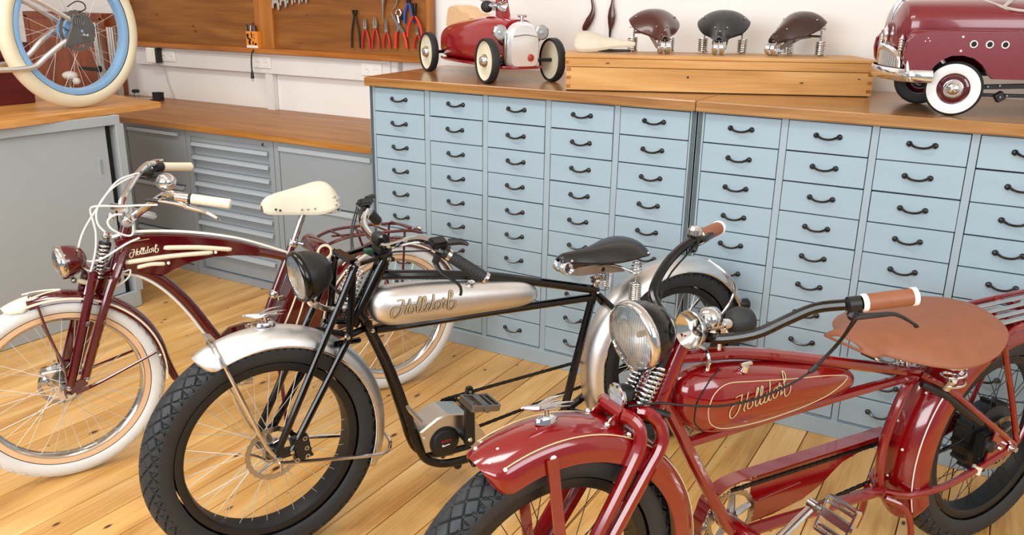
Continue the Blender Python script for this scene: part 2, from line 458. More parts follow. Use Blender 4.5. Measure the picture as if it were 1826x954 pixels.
# ------------------------------------------------------------------ low grey bench along the back wall
YB = 0.065
slab('bench_worktop', [(-4.5, 0.035), (-0.215, 0.035), (-0.06, 0.035), (-0.2, WY-0.004), (-4.5, WY-0.004)], 0.851, 0.881, 'bench_wood', 'long low brown wooden worktop against the back wall', 'worktop', 0.002)
def bench_unit(x0, x1, label, kind):
    t = thing('bench_cabinet', label, 'cabinet', ((x0+x1)/2, YB, 0), 0, 'low grey bench cabinets'); ox = (x0+x1)/2; w = x1-x0; zt = 0.85
    m = M(); D = WY-YB-0.01
    m.box((-w/2+0.018, D/2, zt/2), (0.034, D, zt)); m.box((w/2-0.018, D/2, zt/2), (0.034, D, zt)); m.box((0, D/2, zt-0.018), (w-0.071, D, 0.034)); m.box((0, D-0.01, zt/2), (w-0.071, 0.02, zt-0.04))
    m.box((0, D/2, 0.02), (w-0.071, D, 0.038))
    obj('body', m, 'grey_metal', t, 0)
    if kind == 'drawers':
        obj('top_rail', M().box((0, 0.022, 0.8005), (w-0.072, 0.03, 0.028)), 'grey_metal', t, 0)
        zs = [0.786-0.0755*i for i in range(7)] + [0.168, 0.044]
        for i in range(8):
            a, b = zs[i], zs[i+1]
            d = obj('drawer', M().box((0, 0.028, (a+b)/2), (w-0.084, 0.02, a-b-0.004)), 'grey_metal', t, 0)
            obj('grip_strip', M().prism([(0.0, 0.0), (-0.022, -0.004), (-0.026, -0.022), (-0.012, -0.024), (0.0, -0.012)], (-(w-0.09)/2, 0.018, a-0.0005), (0, 1, 0), (0, 0, 1), w-0.09, 0), 'grey_metal_light', d, 0)
        obj('lock', M().lathe([(0.0001, 0.004), (0.008, 0.004), (0.01, 0.0)], (w/2-0.075, 0, 0.82), (0, -1, 0), 12), 'steel', t)
    elif kind == 'flaps':
        for (a, b) in ((0.829, 0.52), (0.518, 0.232), (0.23, 0.044)):
            d = obj('drawer', M().box((0, 0.016, (a+b)/2), (w-0.075, 0.024, a-b-0.004), bev=0.002), 'grey_metal', t, 0)
            obj('grip_strip', M().prism([(0.0, 0.0), (-0.018, -0.002), (-0.022, -0.02), (-0.012, -0.024), (0.0, -0.012)], (-(w-0.12)/2, 0.006, a-0.002), (0, 1, 0), (0, 0, 1), w-0.12, 0), 'grey_metal_light', d, 0)
    else:
        for (a, b) in ((0.83, 0.535), (0.532, 0.044)):
            d = obj('door', M().box((0.0, 0.014, (a+b)/2), (w-0.075, 0.024, a-b-0.004), bev=0.002), 'grey_metal', t, 0)
            obj('grip_strip', M().box((0.0, -0.002, a-0.018), (w-0.078, 0.012, 0.026), bev=0.002), 'grey_metal_light', d, 0)
    return t
bench_unit(-1.99, -1.432, 'grey metal bench cabinet with strip handles, beside the tall sliding-door cabinet', 'flaps')
bench_unit(-1.43, -0.746, 'grey metal bench cabinet with eight louvre-like drawers', 'drawers')
bench_unit(-0.744, -0.05, 'plain grey metal bench cabinet next to the blue drawers', 'door')

# ------------------------------------------------------------------ tall grey sliding-door cabinet at the left
t = thing('sliding_door_cabinet', 'tall grey metal cabinet with sliding doors at the left', 'cabinet', (-1.235, -0.49, 0))
m = M(); Lc = 2.0
m.box((-0.30, 0.012, 0.5), (0.598, 0.022, 0.996)); m.box((-0.30, -Lc, 0.5), (0.598, 0.02, 0.996)); m.box((-0.59, -Lc/2, 0.5), (0.02, Lc-0.024, 0.99))
m.box((-0.30, -Lc/2, 0.987), (0.56, Lc-0.024, 0.016)); m.box((-0.30, -Lc/2, 0.02), (0.56, Lc-0.024, 0.036))
obj('body', m, 'grey_cabinet', t, 0)
fr_ = M()
fr_.box((-0.008, -Lc/2, 0.976), (0.022, Lc+0.04, 0.046), bev=0.002)
fr_.box((-0.008, -Lc/2, 0.044), (0.022, Lc+0.04, 0.084), bev=0.002)
fr_.box((-0.008, 0.0165, 0.52), (0.022, 0.043, 0.87), bev=0.002)
obj('front_frame', fr_, 'grey_cabinet', t, 0)
obj('shade_panel', M().box((-0.06, -0.49, 0.52), (0.004, 0.98, 0.90)), 'dark_gap', t, 0)  # black sheet paints the darkness inside, seen through the door gap
d = obj('sliding_door', M().box((-0.032, -0.57, 0.52), (0.016, 1.05, 0.868), bev=0.002), 'grey_cabinet', t, 0)
hp = M().prism([(-0.015, -0.052), (0.015, -0.052), (0.015, 0.052), (-0.015, 0.052)], (-0.0245, -0.09, 0.752), (0, 1, 0), (0, 0, 1), 0.002)
obj('recess_handle', hp, 'grey_metal_light', d, 0)
rp = [(0.009*math.cos(a)+0, 0.03*math.copysign(1, math.sin(a))+0.009*math.sin(a)) for a in [PI*2*i/16+0.01 for i in range(16)]]
obj('handle_slot', M().prism(rp, (-0.0226, -0.09, 0.752), (0, 1, 0), (0, 0, 1), 0.0008), 'grey_metal', d, 0)
slab('left_worktop', [(-1.20, -2.5), (-1.20, -1.0), (-1.31, -0.165), (-2.05, -0.05), (-2.05, -2.5)], 0.9995, 1.03, 'left_top_wood', 'orange-brown wooden worktop on the grey sliding-door cabinet', 'worktop', 0.002)

# ------------------------------------------------------------------ wooden tool wall
t = thing('tool_board', 'brown wooden tool board with frame on the back wall', 'tool board', (-1.52, WY, 1.23))
def W2(x, z): return (x+1.52, z-1.23)
for (a, b) in ((-2.80, -1.585), (-1.43, -0.27)):
    obj('board_panel', M().box(((a+b)/2+1.52, -0.035, 0.37), (b-a, 0.02, 0.68)), 'peg_wood', t, 0)
obj('centre_post', M().box((-1.508+1.52, -0.045, 0.37), (0.155, 0.044, 0.68), bev=0.003), 'frame_wood', t, 0)
obj('frame_side', M().box((-0.258+1.52, -0.045, 0.37), (0.024, 0.05, 0.68), bev=0.002), 'frame_wood', t, 0)
obj('frame_side', M().box((-2.81+1.52, -0.045, 0.37), (0.024, 0.05, 0.68), bev=0.002), 'frame_wood', t, 0)
obj('ledge', M().box((-1.53+1.52, -0.052, 0.017), (2.56, 0.1, 0.03), bev=0.003), 'ledge_wood', t, 0)

# sockets on the trunking
def socket(x, label):
    t = thing('double_socket', label, 'socket', (x, WY-0.0515, 1.175), 0, 'wall sockets in the trunking')
    obj('plate', M().box((0, -0.004, 0), (0.152, 0.008, 0.074), bev=0.003), 'white_plastic', t, 0)
    for s in (-1, 1):
        r = obj('outlet', M().lathe([(0.024, 0.0), (0.0235, 0.0025), (0.0215, 0.0025), (0.0205, 0.0007), (0.0001, 0.0007)], (s*0.036, -0.008, 0), (0, -1, 0), 24), 'white_plastic', t)
        sep('contact', M().box((s*0.036-0.008, -0.009, 0), (0.004, 0.001, 0.004)).box((s*0.036+0.008, -0.009, 0), (0.004, 0.001, 0.004)), 'dark_gap', r, 0)
socket(-2.45, 'white double wall socket at the left with a plugged-in adapter')
socket(-1.555, 'white double wall socket below the pen box, a black plug hanging before it')
socket(-0.672, 'white double wall socket behind the corner of the brown worktop')
t = thing('plug_adapter', 'white box-shaped plug adapter in the left wall socket', 'adapter', (-2.555, WY-0.062, 1.177))
obj('case', M().box((0, -0.03, 0), (0.085, 0.05, 0.1), bev=0.006), 'white_plastic', t, 0)
obj('side_band', M().box((0.05, -0.024, 0), (0.016, 0.045, 0.098), bev=0.003), 'black_matte', t, 0)
tag(obj('thin_cable', M().tube([(-2.55, WY-0.08, 1.128), (-2.545, WY-0.02, 1.08), (-2.53, WY-0.012, 0.99), (-2.48, WY-0.012, 0.884)], 0.0025, 6, k=5), 'socket_grey'), 'thin grey cable running down the white wall below the adapter', 'cable')
t = thing('power_plug', 'black power plug hanging on its cord below the wooden ledge', 'plug', (-1.577, WY-0.12, 1.1))
obj('cord', M().tube([(0.004, 0.03, 0.165), (0.002, 0.004, 0.13), (-0.004, 0.0, 0.08), (-0.004, 0.0, 0.02)], 0.0045, 7, k=4), 'black_matte', t)
p = obj('plug_body', M().lathe([(0.004, 0.03), (0.007, 0.02), (0.011, -0.01), (0.012, -0.022), (0.0001, -0.024)], (-0.004, 0, 0), (0, 0, 1), 12), 'black_matte', t)
obj('pin', M().cyl((-0.010, 0, -0.02), (-0.010, 0, -0.042), 0.0022, 6).cyl((0.002, 0, -0.02), (0.002, 0, -0.042), 0.0022, 6), 'steel', p)
# ------------------------------------------------------------------ bicycle parts
def rotz(a): return np.array(Matrix.Rotation(a, 4, 'Z'))
def tri(x): return 2*abs(2*(x-math.floor(x+0.5)))-1
_ty = {}
def tyre_mesh(kind, R, Rb, w):
    key = (kind, R, Rb, w)
    if key in _ty: return _ty[key]
    a = (R-Rb)*0.56; Rc = R-a
    n = {'fat': 1120, 'white': 760, 'plain': 160}[kind]
    th = np.linspace(0, 2*PI, n, endpoint=False)[:, None]
    if kind == 'plain': t = np.linspace(-2.27, 2.27, 18)[None, :]
    else: t = np.concatenate([np.linspace(-2.27, -1.35, 6)[:-1], np.linspace(-1.35, 1.35, 48), np.linspace(1.35, 2.27, 6)[1:]])[None, :]
    k = t.shape[1]
    s = th*R; lat = t*w*0.9
    dep = np.zeros((n, k))
    if kind == 'fat':
        p = 2*PI*R/44
        def fr(x): return np.abs(x-np.round(x))
        g = np.zeros((n, k))
        for sg in (1, -1):
            q = fr(s/p + sg*lat/0.031)
            g = np.maximum(g, (q < 0.065)*1.0)
        g = np.maximum(g, (fr(s/p*2+0.25) < 0.10)*(np.abs(np.abs(lat)-0.045) < 0.006))
        dep = 0.0042*g*(np.abs(lat) < 0.056)
        dep = dep - 0.0016*(np.abs(lat) < 0.058)
    elif kind == 'white':
        p = 2*PI*R/46
        f = s/p; z = 2*np.abs(2*(f-np.floor(f+0.5)))-1
        g = np.zeros((n, k))
        for c, A in ((0.024, 0.007), (0.0, 0.006), (-0.024, 0.007)):
            g = np.maximum(g, (np.abs(lat-(c+A*z)) < 0.0026)*1.0)
        dep = 0.0022*g
    r = Rc+(a-dep)*np.cos(t); y = (w-dep)*np.sin(t)
    X = r*np.cos(th); Z = r*np.sin(th); Y = np.broadcast_to(y, X.shape)
    vs = np.stack([X, Y, Z], -1).reshape(-1, 3)
    i = np.arange(n)[:, None]; j = np.arange(k-1)[None, :]; i2 = (i+1) % n
    fs = np.stack([i*k+j, i2*k+j, i2*k+j+1, i*k+j+1], -1).reshape(-1, 4)
    me = bpy.data.meshes.new('tyre')
    me.from_pydata(vs.tolist(), [], fs.tolist()); me.update(); me.shade_smooth()
    try: me.set_sharp_from_angle(angle=R_(50))
    except Exception: pass
    _ty[key] = me
    return me
_sp = {}
def spoke_mesh(m):
    if m not in _sp:
        me = M().tube([(0, 0, 0), (1, 0, 0)], 0.0011, 5).mesh('spoke', 60); me.materials.append(MATS[m]); _sp[m] = me
    return _sp[m]
def cyl_y(m, r, y0, y1, n=24): return m.lathe([(0.0001, y0), (r, y0), (r, y1), (0.0001, y1)], (0, 0, 0), (0, 1, 0), n)
def wheel(root, name, cx, R, delta, kind, tm, Rb, w, rim, spokem, hubm, ns=36, hub_r=0.026, hub_w=0.036, cz=None, seed=0, rrim=None):
    """rim: list of (material, profile [(r, y)])"""
    m = M().lathe(rim[0][1], (0, 0, 0), (0, 1, 0), 72)
    wo = obj(name, m, rim[0][0], root, 40)
    wo.location = (cx, 0, R if cz is None else cz); wo.rotation_euler = (0, 0, delta)
    for (mm, pr, nm) in rim[1:]:
        obj(nm, M().lathe(pr, (0, 0, 0), (0, 1, 0), 72), mm, wo, 40)
    me = tyre_mesh(kind, R, Rb, w); 
    ty = bpy.data.objects.new('tyre', me); COL.objects.link(ty); ty.parent = wo
    if not me.materials: me.materials.append(MATS[tm])
    h = M(); cyl_y(h, hub_r*0.6, -hub_w-0.02, hub_w+0.02, 16); cyl_y(h, hub_r, -hub_w, -hub_w+0.004); cyl_y(h, hub_r, hub_w-0.004, hub_w)
    cyl_y(h, 0.006, -hub_w-0.05, hub_w+0.05, 10)
    obj('hub', h, hubm, wo, 40)
    rr = rrim or Rb-0.014
    sm = spoke_mesh(spokem)
    for i in range(ns):
        sd = 1 if i % 2 else -1
        a = 2*PI*(i+0.5)/ns+seed; b = a+(0.85 if (i//2) % 2 else -0.85)
        p = Vector(((hub_r-0.003)*math.cos(b), sd*hub_w*0.95, (hub_r-0.003)*math.sin(b)))
        q = Vector((rr*math.cos(a), sd*0.006, rr*math.sin(a)))
        d = q-p
        so = bpy.data.objects.new('spoke', sm); COL.objects.link(so); so.parent = wo
        so.matrix_local = Matrix.Translation(p) @ d.to_track_quat('X', 'Z').to_matrix().to_4x4() @ Matrix.Diagonal((d.length, 1, 1, 1))
    return wo
def rotor(parent, y, R, m, n=24, hole=0.62):
    mb = M(); rings = []
    k = n*4
    prof = lambda a: R*(1+0.018*math.cos(n*a))
    for (f, yy) in ((hole+0.2, -.001), (1, -.001), (1, .001), (hole+0.2, .001)):
        rings.append([V(f*prof(2*PI*i/k)*math.cos(2*PI*i/k), y+yy, f*prof(2*PI*i/k)*math.sin(2*PI*i/k)) for i in range(k)])
    mb.rings(rings, True, False, True)
    for i in range(6):
        a = 2*PI*i/6; P = [V(0.028*math.cos(a-.5), y, 0.028*math.sin(a-.5)), V(0.5*R*math.cos(a), y, 0.5*R*math.sin(a)), V(0.84*R*math.cos(a+.25), y, 0.84*R*math.sin(a+.25))]
        mb.tube(P, 0.0035, 5, k=3)
    mb.lathe([(0.024, y-.001), (0.032, y-.001), (0.032, y+.001), (0.024, y+.001), (0.024, y-.001)], (0, 0, 0), (0, 1, 0), 20)
    o = obj('brake_disc', mb, m, parent, 40)
    hol = M()
    for i in range(n):
        for f in (0.88, 0.94):
            a = 2*PI*(i+0.3*(f > .9))/n; c = V(f*R*math.cos(a), y, f*R*math.sin(a))
            hol.tube([c+V(0, -.0014, 0), c+V(0, .0014, 0)], 0.0022, 5)
    return o
def fender_mesh(cx, cz, rf, prof, a0, a1, th=0.0025, n=60, tip0=0.14, tip1=0.1, sh0=0.25, sh1=0.25, flare1=0.0, flare0=0.0):
    rings = []
    for i in range(n+1):
        u = i/n; u = u*u*(3-2*u)*0.5+u*0.5
        a = a0+(a1-a0)*u; sc = 1.0; da0 = a-a0; da1 = a1-a
        dr = 0
        if tip0 and da0 < tip0: sc = sh0+(1-sh0)*math.sqrt(max(0, 1-(1-da0/tip0)**2))
        if tip1 and da1 < tip1: sc = sh1+(1-sh1)*math.sqrt(max(0, 1-(1-da1/tip1)**2))
        if flare1 and da1 < 0.35: dr = flare1*(1-da1/0.35)**2
        if flare0 and da0 < 0.35: dr = flare0*(1-da0/0.35)**2
        ring = []
        for (v, d) in prof: ring.append((v*sc, rf+dr+d*sc))
        for (v, d) in reversed(prof): ring.append((v*sc*(1-th/0.06), rf+dr+d*sc-th))
        rings.append([V(cx+r*math.cos(a), v, cz+r*math.sin(a)) for v, r in ring])
    return M().rings(rings)
def arc_strip(cx, cz, r, v, a0, a1, w=0.0015, n=48, vw=None):
    P = [V(cx+r*math.cos(a0+(a1-a0)*i/n), v, cz+r*math.sin(a0+(a1-a0)*i/n)) for i in range(n+1)]
    return M().tube(P, w, 5)
def half_round(w, d, n=8):
    return [(w*math.sin(-PI/2+PI*i/n), -d*(1-math.cos(-PI/2+PI*i/n))) for i in range(n+1)]
def headlight(root, T, c, ax, R, depth, bm, rimm, name='headlight', dome=0.012, lens_ribs=True):
    ax = nrm(ax); c = np.asarray(c, float)
    b = M().lathe([(R*0.99, 0.0), (R*0.99, -0.012), (R*0.95, -depth*0.35), (R*0.82, -depth*0.65), (R*0.55, -depth*0.9), (R*0.2, -depth*0.995), (0.0001, -depth)], c, ax, 32).xf(T)
    ho = obj(name, b, bm, root, 50)
    r = M().lathe([(R*1.0, -0.014), (R*1.05, -0.008), (R*1.05, 0.002), (R*1.0, 0.008), (R*0.93, 0.009), (R*0.91, 0.004)], c, ax, 40).xf(T)
    obj('lamp_rim', r, rimm, ho, 50)
    q = M().lathe([(R*0.95, 0.003), (R*0.8, -0.02*R/0.07), (R*0.5, -0.04*R/0.07), (0.012, -0.052*R/0.07), (0.0001, -0.052*R/0.07)], c, ax, 32).xf(T)
    obj('reflector_bowl', q, 'bowl', ho, 50)
    bu = M().lathe([(0.0001, 0.0), (0.006, -0.003), (0.007, -0.012), (0.005, -0.04)], c-ax*0.010, ax, 12).xf(T)
    obj('bulb', bu, 'lamp_face', ho, 50)
    le = M().lathe([(R*0.93, 0.004), (R*0.75, 0.004+dome*0.5), (R*0.45, 0.004+dome*0.85), (0.0001, 0.004+dome)], c, ax, 32).xf(T)
    obj('lens', le, 'lens_glass', ho, 60)
    if lens_ribs:
        x, y, _ = frame(ax); m = M()
        for i in range(-9, 10):
            s = i/10*0.9; h = 0.93*math.sqrt(max(0, 1-s*s))*R*0.94
            if h < 0.01: continue
            def zz(p): return 0.004+dome*max(0, 1-p*p)+0.0006
            P = [c+x*s*R*0.94+y*(h*k/4)+ax*zz(math.hypot(s, h*k/4/(R*0.94))) for k in range(-4, 5)]
            m.tube(P, 0.0010, 4)
        obj('lens_ribs', m.xf(T), 'lens_ribs_glass', ho, 60)['kind'] = 'stuff'
    return ho
STROKES = [[(0.071, 0.155), (0.119, 0.167), (0.177, 0.172)], [(0.177, 0.174), (0.159, 0.093), (0.136, 0.004), (0.102, -0.06), (0.053, -0.1), (0.01, -0.067), (0.001, -0.006), (0.02, 0.041), (0.057, 0.066), (0.109, 0.069), (0.182, 0.074), (0.25, 0.081), (0.299, 0.089)], [(0.274, 0.185), (0.246, 0.089), (0.221, 0.018), (0.212, -0.018), (0.236, -0.048)], [(0.328, 0.076), (0.288, 0.075), (0.264, 0.028), (0.278, -0.022), (0.315, -0.024), (0.349, 0.017), (0.338, 0.066), (0.321, 0.08), (0.371, 0.087)], [(0.371, 0.082), (0.405, 0.117), (0.441, 0.176), (0.429, 0.198), (0.408, 0.162), (0.389, 0.075), (0.391, 0.009), (0.412, -0.023), (0.444, 0.006)], [(0.444, 0.006), (0.481, 0.089), (0.512, 0.173), (0.502, 0.2), (0.48, 0.174), (0.463, 0.09), (0.464, 0.011), (0.491, -0.018), (0.526, 0.013)], [(0.584, 0.103), (0.551, 0.085), (0.531, 0.025), (0.544, -0.009), (0.578, -0.002), (0.606, 0.052)], [(0.646, 0.23), (0.625, 0.124), (0.606, 0.04), (0.624, -0.001), (0.663, 0.018)], [(0.725, 0.133), (0.684, 0.103), (0.676, 0.048), (0.706, 0.007), (0.748, 0.032), (0.769, 0.093), (0.74, 0.13), (0.786, 0.136)], [(0.783, 0.135), (0.807, 0.17), (0.797, 0.14), (0.833, 0.125), (0.817, 0.072), (0.814, 0.024), (0.851, 0.058)], [(0.859, 0.155), (0.901, 0.16), (0.94, 0.201), (0.942, 0.245), (0.915, 0.257), (0.894, 0.21), (0.884, 0.118), (0.879, 0.025), (0.911, -0.017), (0.967, 0.014), (0.993, 0.081), (0.969, 0.121), (0.906, 0.112)]]
def script_text(parent, O, e, L, wid, m, surf, off, vscale=1.0, name='lettering'):
    """Holldorf in script, lying on the surface v = surf(u, z); O start (u,z), e writing direction"""
    e = nrm(e); n = V(-e[1], e[0]); n = n if n[1] > 0 else -n
    mb = M()
    for s in STROKES:
        P = catmull([O+e*L*a+n*L*b*vscale for a, b in s], 5)
        k = len(P); A = []; B = []
        for i in range(k):
            t = nrm(P[min(i+1, k-1)]-P[max(i-1, 0)]); q = V(-t[1], t[0])
            vert = abs(t@n)
            w = wid*(0.62+0.55*vert)*(0.75 if i in (0, k-1) else 1)
            A.append(P[i]+q*w/2); B.append(P[i]-q*w/2)
        vs = [(p[0], surf(p[0], p[1])+off, p[1]) for p in A]+[(p[0], surf(p[0], p[1])+off, p[1]) for p in B]
        mb.add(vs, [(i, i+1, k+i+1, k+i) for i in range(k-1)])
    return obj(name, mb, m, parent, 0)
def tank_mesh(st, n=28, ex=2.4):
    """st: list of (u, zc, hz, hv) ; loft of super-ellipses along u"""
    rings = []
    for (u, zc, hz, hv) in st:
        rr = []
        for j in range(n):
            a = 2*PI*j/n; c, s = math.cos(a), math.sin(a)
            rr.append(V(u, hv*math.copysign(abs(c)**(2/ex), c), zc+hz*math.copysign(abs(s)**(2/ex), s)))
        rings.append(rr)
    return M().rings(rings)
def tank_surf(st, ex=2.4):
    us = [s[0] for s in st][::-1]
    def f(u, z):
        zc = np.interp(u, us, [s[1] for s in st][::-1]); hz = np.interp(u, us, [s[2] for s in st][::-1]); hv = np.interp(u, us, [s[3] for s in st][::-1])
        q = min(0.98, abs((z-zc)/max(hz, 1e-4)))
        return hv*(1-q**ex)**(1/ex)
    return f
def smooth_st(st, k=5): return [tuple(p) for p in catmull([V(*s) for s in st], k)]
def pedal(root, c, along, out, m, name='pedal'):
    """platform pedal: along = fore-aft axis of the platform, out = spindle direction"""
    a = nrm(along); o = nrm(out); up = np.cross(a, o); T = np.stack([a, o, up], 1); mb = M()
    c = np.asarray(c, float)
    def bx(p, s): mb.box(c+T@V(*p), s, T, bev=0.0012)
    bx((0.044, 0.0, 0), (0.008, 0.085, 0.022)); bx((-0.044, 0.0, 0), (0.008, 0.085, 0.022))
    bx((0, 0.042, 0), (0.09, 0.007, 0.02)); bx((0, -0.042, 0), (0.09, 0.007, 0.02))
    bx((0, 0, 0), (0.022, 0.09, 0.02)); bx((0.03, 0, 0), (0.008, 0.08, 0.014)); bx((-0.03, 0, 0), (0.008, 0.08, 0.014))
    for x in (-0.036, 0.036):
        for y in (-.03, 0, .03):
            p = c+T@V(x, y, 0.012); mb.cyl(p-up*0.002, p+up*0.004, 0.0025, 6)
    mb.cyl(c+o*0.045, c+o*0.052, 0.011, 14); mb.cyl(c-o*0.06, c-o*0.04, 0.008, 10)
    p = obj(name, mb, m, root, 30)
    return p
def chain(root, P, m='black_matte', pitch=0.0127, name='chain'):
    mb = M(); P = [np.asarray(p, float) for p in P]; pts = []
    for i in range(len(P)-1):
        d = P[i+1]-P[i]; L = np.linalg.norm(d); n = max(1, int(L/pitch)); pts += [P[i]+d*j/n for j in range(n)]
    pts.append(P[-1])
    for i in range(len(pts)-1):
        a, b = pts[i], pts[i+1]; d = nrm(b-a); up = nrm(np.cross(d, V(0, 1, 0)))
        y = 0.0035 if i % 2 else 0.0022
        T = np.stack([d, V(0, 1, 0), up], 1)
        for s in (-1, 1): mb.box((a+b)/2+V(0, s*y, 0), (np.linalg.norm(b-a)+0.006, 0.0012, 0.0085), T)
        mb.tube([a+V(0, -.004, 0), a+V(0, .004, 0)], 0.0035, 6)
    o = obj(name, mb, m, root, 0); o['kind'] = 'stuff'; return o
def sprocket(root, c, R, teeth, m, arms=5, name='chainring'):
    mb = M(); k = teeth*4; c = np.asarray(c, float); rings = []
    pr = lambda i: R*(1+0.03*(1 if (i % 4) in (1, 2) else -1))
    for (f, y) in ((0.82, -.002), (1, -.002), (1, .002), (0.82, .002)):
        rings.append([c+V((pr(i) if f == 1 else R*f)*math.cos(2*PI*i/k), y, (pr(i) if f == 1 else R*f)*math.sin(2*PI*i/k)) for i in range(k)])
    mb.rings(rings, True, False, True)
    for i in range(arms):
        a = 2*PI*i/arms+.3; mb.tube([c+V(0.015*math.cos(a), 0, 0.015*math.sin(a)), c+V(0.84*R*math.cos(a), 0, 0.84*R*math.sin(a))], [0.011, 0.008], 6)
    mb.cyl(c+V(0, -.006, 0), c+V(0, .006, 0), 0.02, 16)
    return obj(name, mb, m, root, 30)
def ornament(root, T, c, rot, m='chrome', base='white_plastic'):
    """small streamlined winged fender ornament on a base block"""
    c = V(*c); ca, sa = math.cos(rot), math.sin(rot)
    def P(x, y, z): return c+V(x*ca-z*sa, y, x*sa+z*ca)
    b = M(); b.rings([[P(0.026*math.cos(a)*s, 0.012*math.sin(a)*s, z) for a in np.linspace(0, 2*PI, 16, endpoint=False)] for s, z in ((1.05, -0.003), (1, 0.008), (0.8, 0.012))])
    bo = obj('ornament_base', b.xf(T), 'chrome', root, 40)
    w = M()
    w.tube([P(-0.03, 0, 0.036), P(0.0, 0, 0.034), P(0.03, 0, 0.034), P(0.056, 0, 0.038), P(0.066, 0, 0.037)], [0.002, 0.007, 0.008, 0.0045, 0.001], 8, k=3)
    w.tube([P(0.0, 0, 0.01), P(0.004, 0, 0.03)], [0.006, 0.004], 8)
    for s in (-1, 1):
        w.tube([P(0.022, s*0.004, 0.036), P(-0.012, s*0.013, 0.045), P(-0.05, s*0.018, 0.047)], [0.007, 0.006, 0.001], 6, k=3, flat=(1, 0.35))
        w.tube([P(0.012, s*0.004, 0.032), P(-0.018, s*0.012, 0.036), P(-0.044, s*0.016, 0.037)], [0.006, 0.005, 0.001], 6, k=3, flat=(1, 0.35))
    obj('ornament', w.xf(T), m, bo, 40)
def loft_y(st, n=10):
    """saddle style loft; st: (u, zc, half_width, edge_drop, [thick]) -> shell following u"""
    rings = []
    for s in st:
        u, z, w, d = s[:4]; th = s[4] if len(s) > 4 else 0.006; pw = s[5] if len(s) > 5 else 2.4
        top = []; bot = []
        for j in range(n+1):
            q = -1+2*j/n; q = math.sin(q*PI/2)
            top.append(V(u, w*q, z-d*abs(q)**pw)); bot.append(V(u, w*q*0.96, z-d*abs(q)**pw-th))
        rings.append(top+bot[::-1])
    return M().rings(rings)
# ------------------------------------------------------------------ black bike with the bare metal tank (middle)
def heading(deg): return R_(deg)
t = thing('bicycle', 'black vintage-style bike with long bare metal tank and fat black tyres', 'bicycle', (0.891, -1.600, 0), heading(240.0), 'vintage-style bicycles on the floor')
B = t; D5 = R_(5.6); TB = rotz(D5)
RF, CZ, WB = 0.341, 0.341, -1.452
fat_rim = [('black_matte', [(0.262, -0.031), (0.246, -0.033), (0.238, -0.028), (0.234, -0.0), (0.238, 0.028), (0.246, 0.033), (0.262, 0.031), (0.256, 0.026), (0.252, 0), (0.256, -0.026), (0.262, -0.031)])]
wf = wheel(B, 'front_wheel', 0, RF, D5, 'fat', 'tread_rubber', 0.26, 0.047, fat_rim, 'spoke_bright', 'dull_steel', rrim=0.238)
rotor(wf, 0.047, 0.08, 'steel')
wr = wheel(B, 'rear_wheel', WB, RF, 0, 'fat', 'tread_rubber', 0.26, 0.047, fat_rim, 'spoke_bright', 'dull_steel', rrim=0.238, seed=0.03)
cyl = M(); cyl_y(cyl, 0.05, -0.03, 0.03); obj('hub_drum', cyl, 'black_matte', wr, 40)
# frame
fm = M()
fm.tube([(-0.366, 0, 0.845), (-0.262, 0, 0.665)], 0.021, 14)
fm.tube([(-0.345, 0, 0.803), (-0.50, 0, 0.782), (-0.66, 0, 0.756), (-0.76, 0, 0.735), (-0.90, 0, 0.697), (-1.125, 0, 0.637)], 0.0145, 10, k=3)
fm.tube([(-0.335, 0, 0.636), (-0.72, 0, 0.626), (-1.112, 0, 0.613)], 0.013, 10)
fm.tube([(-1.117, 0, 0.648), (-1.05, 0, 0.385), (-1.0, 0, 0.172)], 0.0145, 10)
for s in (-1, 1):
    fm.tube([(-0.285, s*0.012, 0.70), (-0.315, s*0.016, 0.642), (-0.373, s*0.022, 0.50), (-0.425, s*0.03, 0.325), (-0.446, s*0.034, 0.245), (-0.472, s*0.036, 0.19), (-0.525, s*0.036, 0.158), (-0.60, s*0.036, 0.15), (-0.735, s*0.036, 0.155), (-0.87, s*0.036, 0.166), (-1.0, s*0.038, 0.176), (-1.10, s*0.055, 0.20), (-1.25, s*0.068, 0.262), (-1.452, s*0.072, 0.335)], 0.0135, 10, k=3)
    fm.tube([(-1.118, s*0.012, 0.628), (-1.17, s*0.04, 0.575), (-1.28, s*0.066, 0.475), (-1.452, s*0.072, 0.345)], 0.0095, 9, k=3)
    fm.tube([(-1.06, s*0.03, 0.19), (-1.12, s*0.06, 0.15), (-1.16, s*0.07, 0.13)], 0.010, 8, k=3)
fm.tube([(-1.0, -0.04, 0.178), (-1.0, 0.04, 0.178)], 0.014, 10)
fm.sphere((-0.59, 0.02, 0.128), (0.015, 0.015, 0.016))
fr = obj('frame', fm, 'black_paint', B)
obj('frame_bolt', M().sphere((-1.118, 0.016, 0.632), 0.006), 'chrome', fr)
